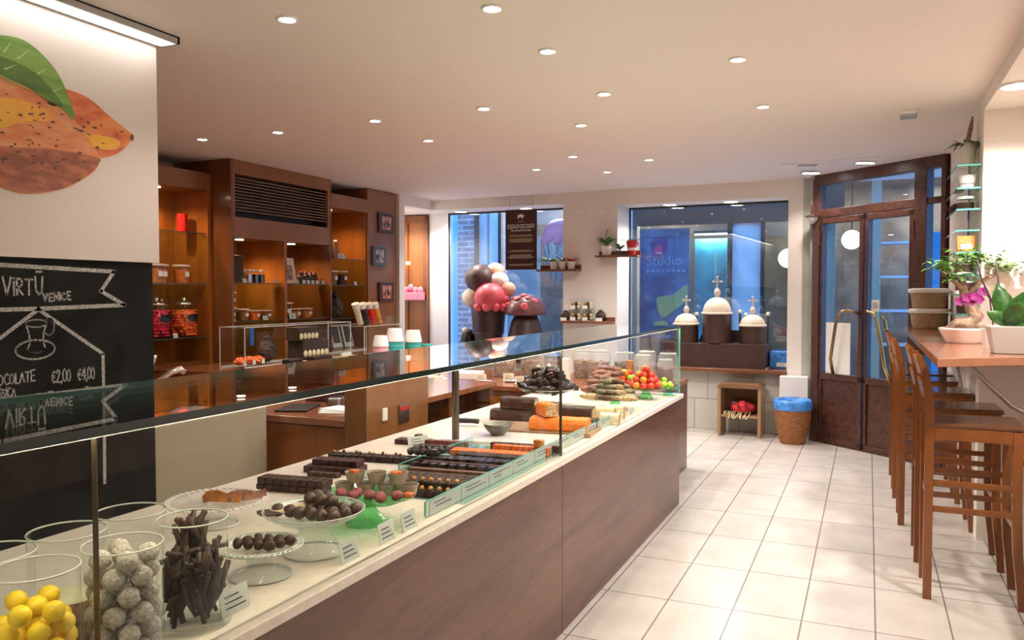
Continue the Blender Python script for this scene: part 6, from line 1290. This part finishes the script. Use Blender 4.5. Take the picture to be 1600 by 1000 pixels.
# ================================================================== on the back counter
BZ = .7205
def apoth(x, y, r, h, fill, l, knob=False, seed=1):
    t = thing('cookie_jar', l, 'jar', (x, y, BZ), 0, 'lidded glass jars on the back counter')
    MB().lathe([(0, 0), (r*.96, 0), (r, .01), (r, h*.72), (r*.9, h*.8), (r*.8, h*.83)], n=28).build('jar', 'glass_milky', t, smooth=True); MB().torus((0, 0, h*.83), r*.82, .006, 28, 6).build('rim', 'glass_rim', t, smooth=True)
    MB().lathe([(r*.8, h*.835), (r*.78, h*.87), (r*.4, h*.92), (r*.1, h*.93), (r*.1, h*.95), (r*.2, h*.97), (r*.18, h), (0, h)], n=24).build('lid', 'glass_jar', t, smooth=True)
    if fill:
        R = random.Random(seed); m = MB()
        for z in range(7):
            for k in range(13): a = R.uniform(0, 6.28); q = r*.80; m.ball((q*math.cos(a), q*math.sin(a), h*(.05+.075*z)), r*.16, (1, 1, R.uniform(.5, 1)), 7, 5)
        m.lathe([(0, .006), (r*.8, .006), (r*.8, h*.50), (0, h*.53)], n=14)
        c = m.build('biscuits', fill, loc=(x, y, BZ), smooth=True); tag(c, 'small biscuits filling the '+l.replace(' jar', ' jar,', 1).split(',')[0], 'biscuits', None, 'stuff')
for i, (x, y, r, h, f, l) in enumerate(((-2.72, 5.95, .095, .25, 'biscuit', 'leftmost large lidded jar of brown biscuits, seen left of the dark slices'), (-2.50, 6.02, .095, .25, 'biscuit', 'second large lidded jar of brown biscuits, left of the dark slices'), (-2.28, 5.80, .075, .26, None, 'empty clear jar right behind the dark slices'), (-2.10, 6.15, .09, .26, 'biscuit', 'third lidded jar of biscuits, behind the reddish rolls'),
     (-1.93, 6.02, .09, .27, 'biscuit', 'fourth lidded jar of biscuits, behind the olive sweets'), (-1.755, 6.12, .085, .25, 'biscuit_dark', 'dark biscuit lidded jar in the middle of the row'), (-1.60, 6.22, .07, .26, None, 'slim clear jar before the bright window jamb'), (-1.555, 5.95, .07, .25, None, 'clear empty jar seen against the blue window'), (-1.42, 6.18, .075, .25, None, 'clear dome lidded jar at the right end of the row'), (-1.40, 6.00, .06, .21, 'candy_plum', 'short lidded jar of plum sweets at the right end'))): apoth(x, y, r, h, f, l, seed=i)
t = thing('cake_box', 'white paper box front of the jars on the back counter', 'box', (-2.15, 5.86, BZ)); MB().box(-.03, .03, -.02, .02, 0, .17).build('box', 'cloth_white', t)
t = thing('biscuit_sleeve', 'tall orange brown sleeve of biscuits between the jars', 'packet', (-1.675, 6.0, BZ)); MB().lathe([(0, 0), (.028, 0), (.028, .16), (0, .165)], n=18).build('sleeve', 'honey', t)
for i, (x, y) in enumerate(((-2.72, 5.52), (-2.55, 5.66), (-2.38, 5.50), (-2.25, 5.66))):
    card(BZ, x, y, ('first', 'second', 'third', 'fourth')[i]+' cream price card from the left on the back counter', .085, .055, -.9, 'cream cards on the back counter', 'parchment')
    t = thing('sample_plate', ('first', 'second', 'third', 'fourth')[i]+' small white plate with foil sweets from the left on the back counter', 'plate', (x+.05, y-.06, BZ), 0, 'sample plates on the back counter'); MB().lathe([(0, 0), (.04, 0), (.065, .01), (.063, .011), (.038, .003), (0, .003)], n=24).build('plate', 'ceramic_white', t)
    m = MB(); R = random.Random(i)
    for k in range(7): m.ball((R.uniform(-.035, .035), R.uniform(-.03, .03), .012), .012, (1.5, .8, .6), 7, 5)
    o = m.build('foil_sweets', 'chrome' if i % 2 else 'grey_paint', loc=(x+.05, y-.06, BZ), smooth=True); tag(o, 'foil wrapped sweets on the '+('first', 'second', 'third', 'fourth')[i]+' small white plate', 'sweets', None, 'stuff')
t = thing('cut_board', 'plate of pale cut sweets at the left end of the back counter', 'plate', (-3.12, 5.44, BZ)); MB().lathe([(0, 0), (.10, 0), (.13, .012), (.12, .012), (0, .004)], n=28).build('plate', 'ceramic_white', t)
pile('pale_sweet', 'nougat_white', 'pale cut sweet on the plate at the left end of the back counter', 'sweet', 'pale sweets on the plate', [(-3.17+.04*(k % 4), 5.39+.045*(k//4), BZ+.024) for k in range(12)], .020, (1.3, .8, .6), .15, 22, .2, ['nougat_white', 'parchment', 'dome_cream'])
t = thing('tomato_sweet', 'small red fruit at the left edge of the back counter', 'fruit', (-3.30, 5.36, BZ)); MB().ball((0, 0, .022), .024, n=12, m=8).build('fruit', 'fruit_red', t, smooth=True)
t = thing('paper_stack', 'stack of pale blue tissue paper on the back counter', 'paper', (-2.92, 5.70, BZ), .2); MB().box(-.10, .10, -.12, .12, 0, .05).build('stack', 'cup_white', t, bevel=.003)
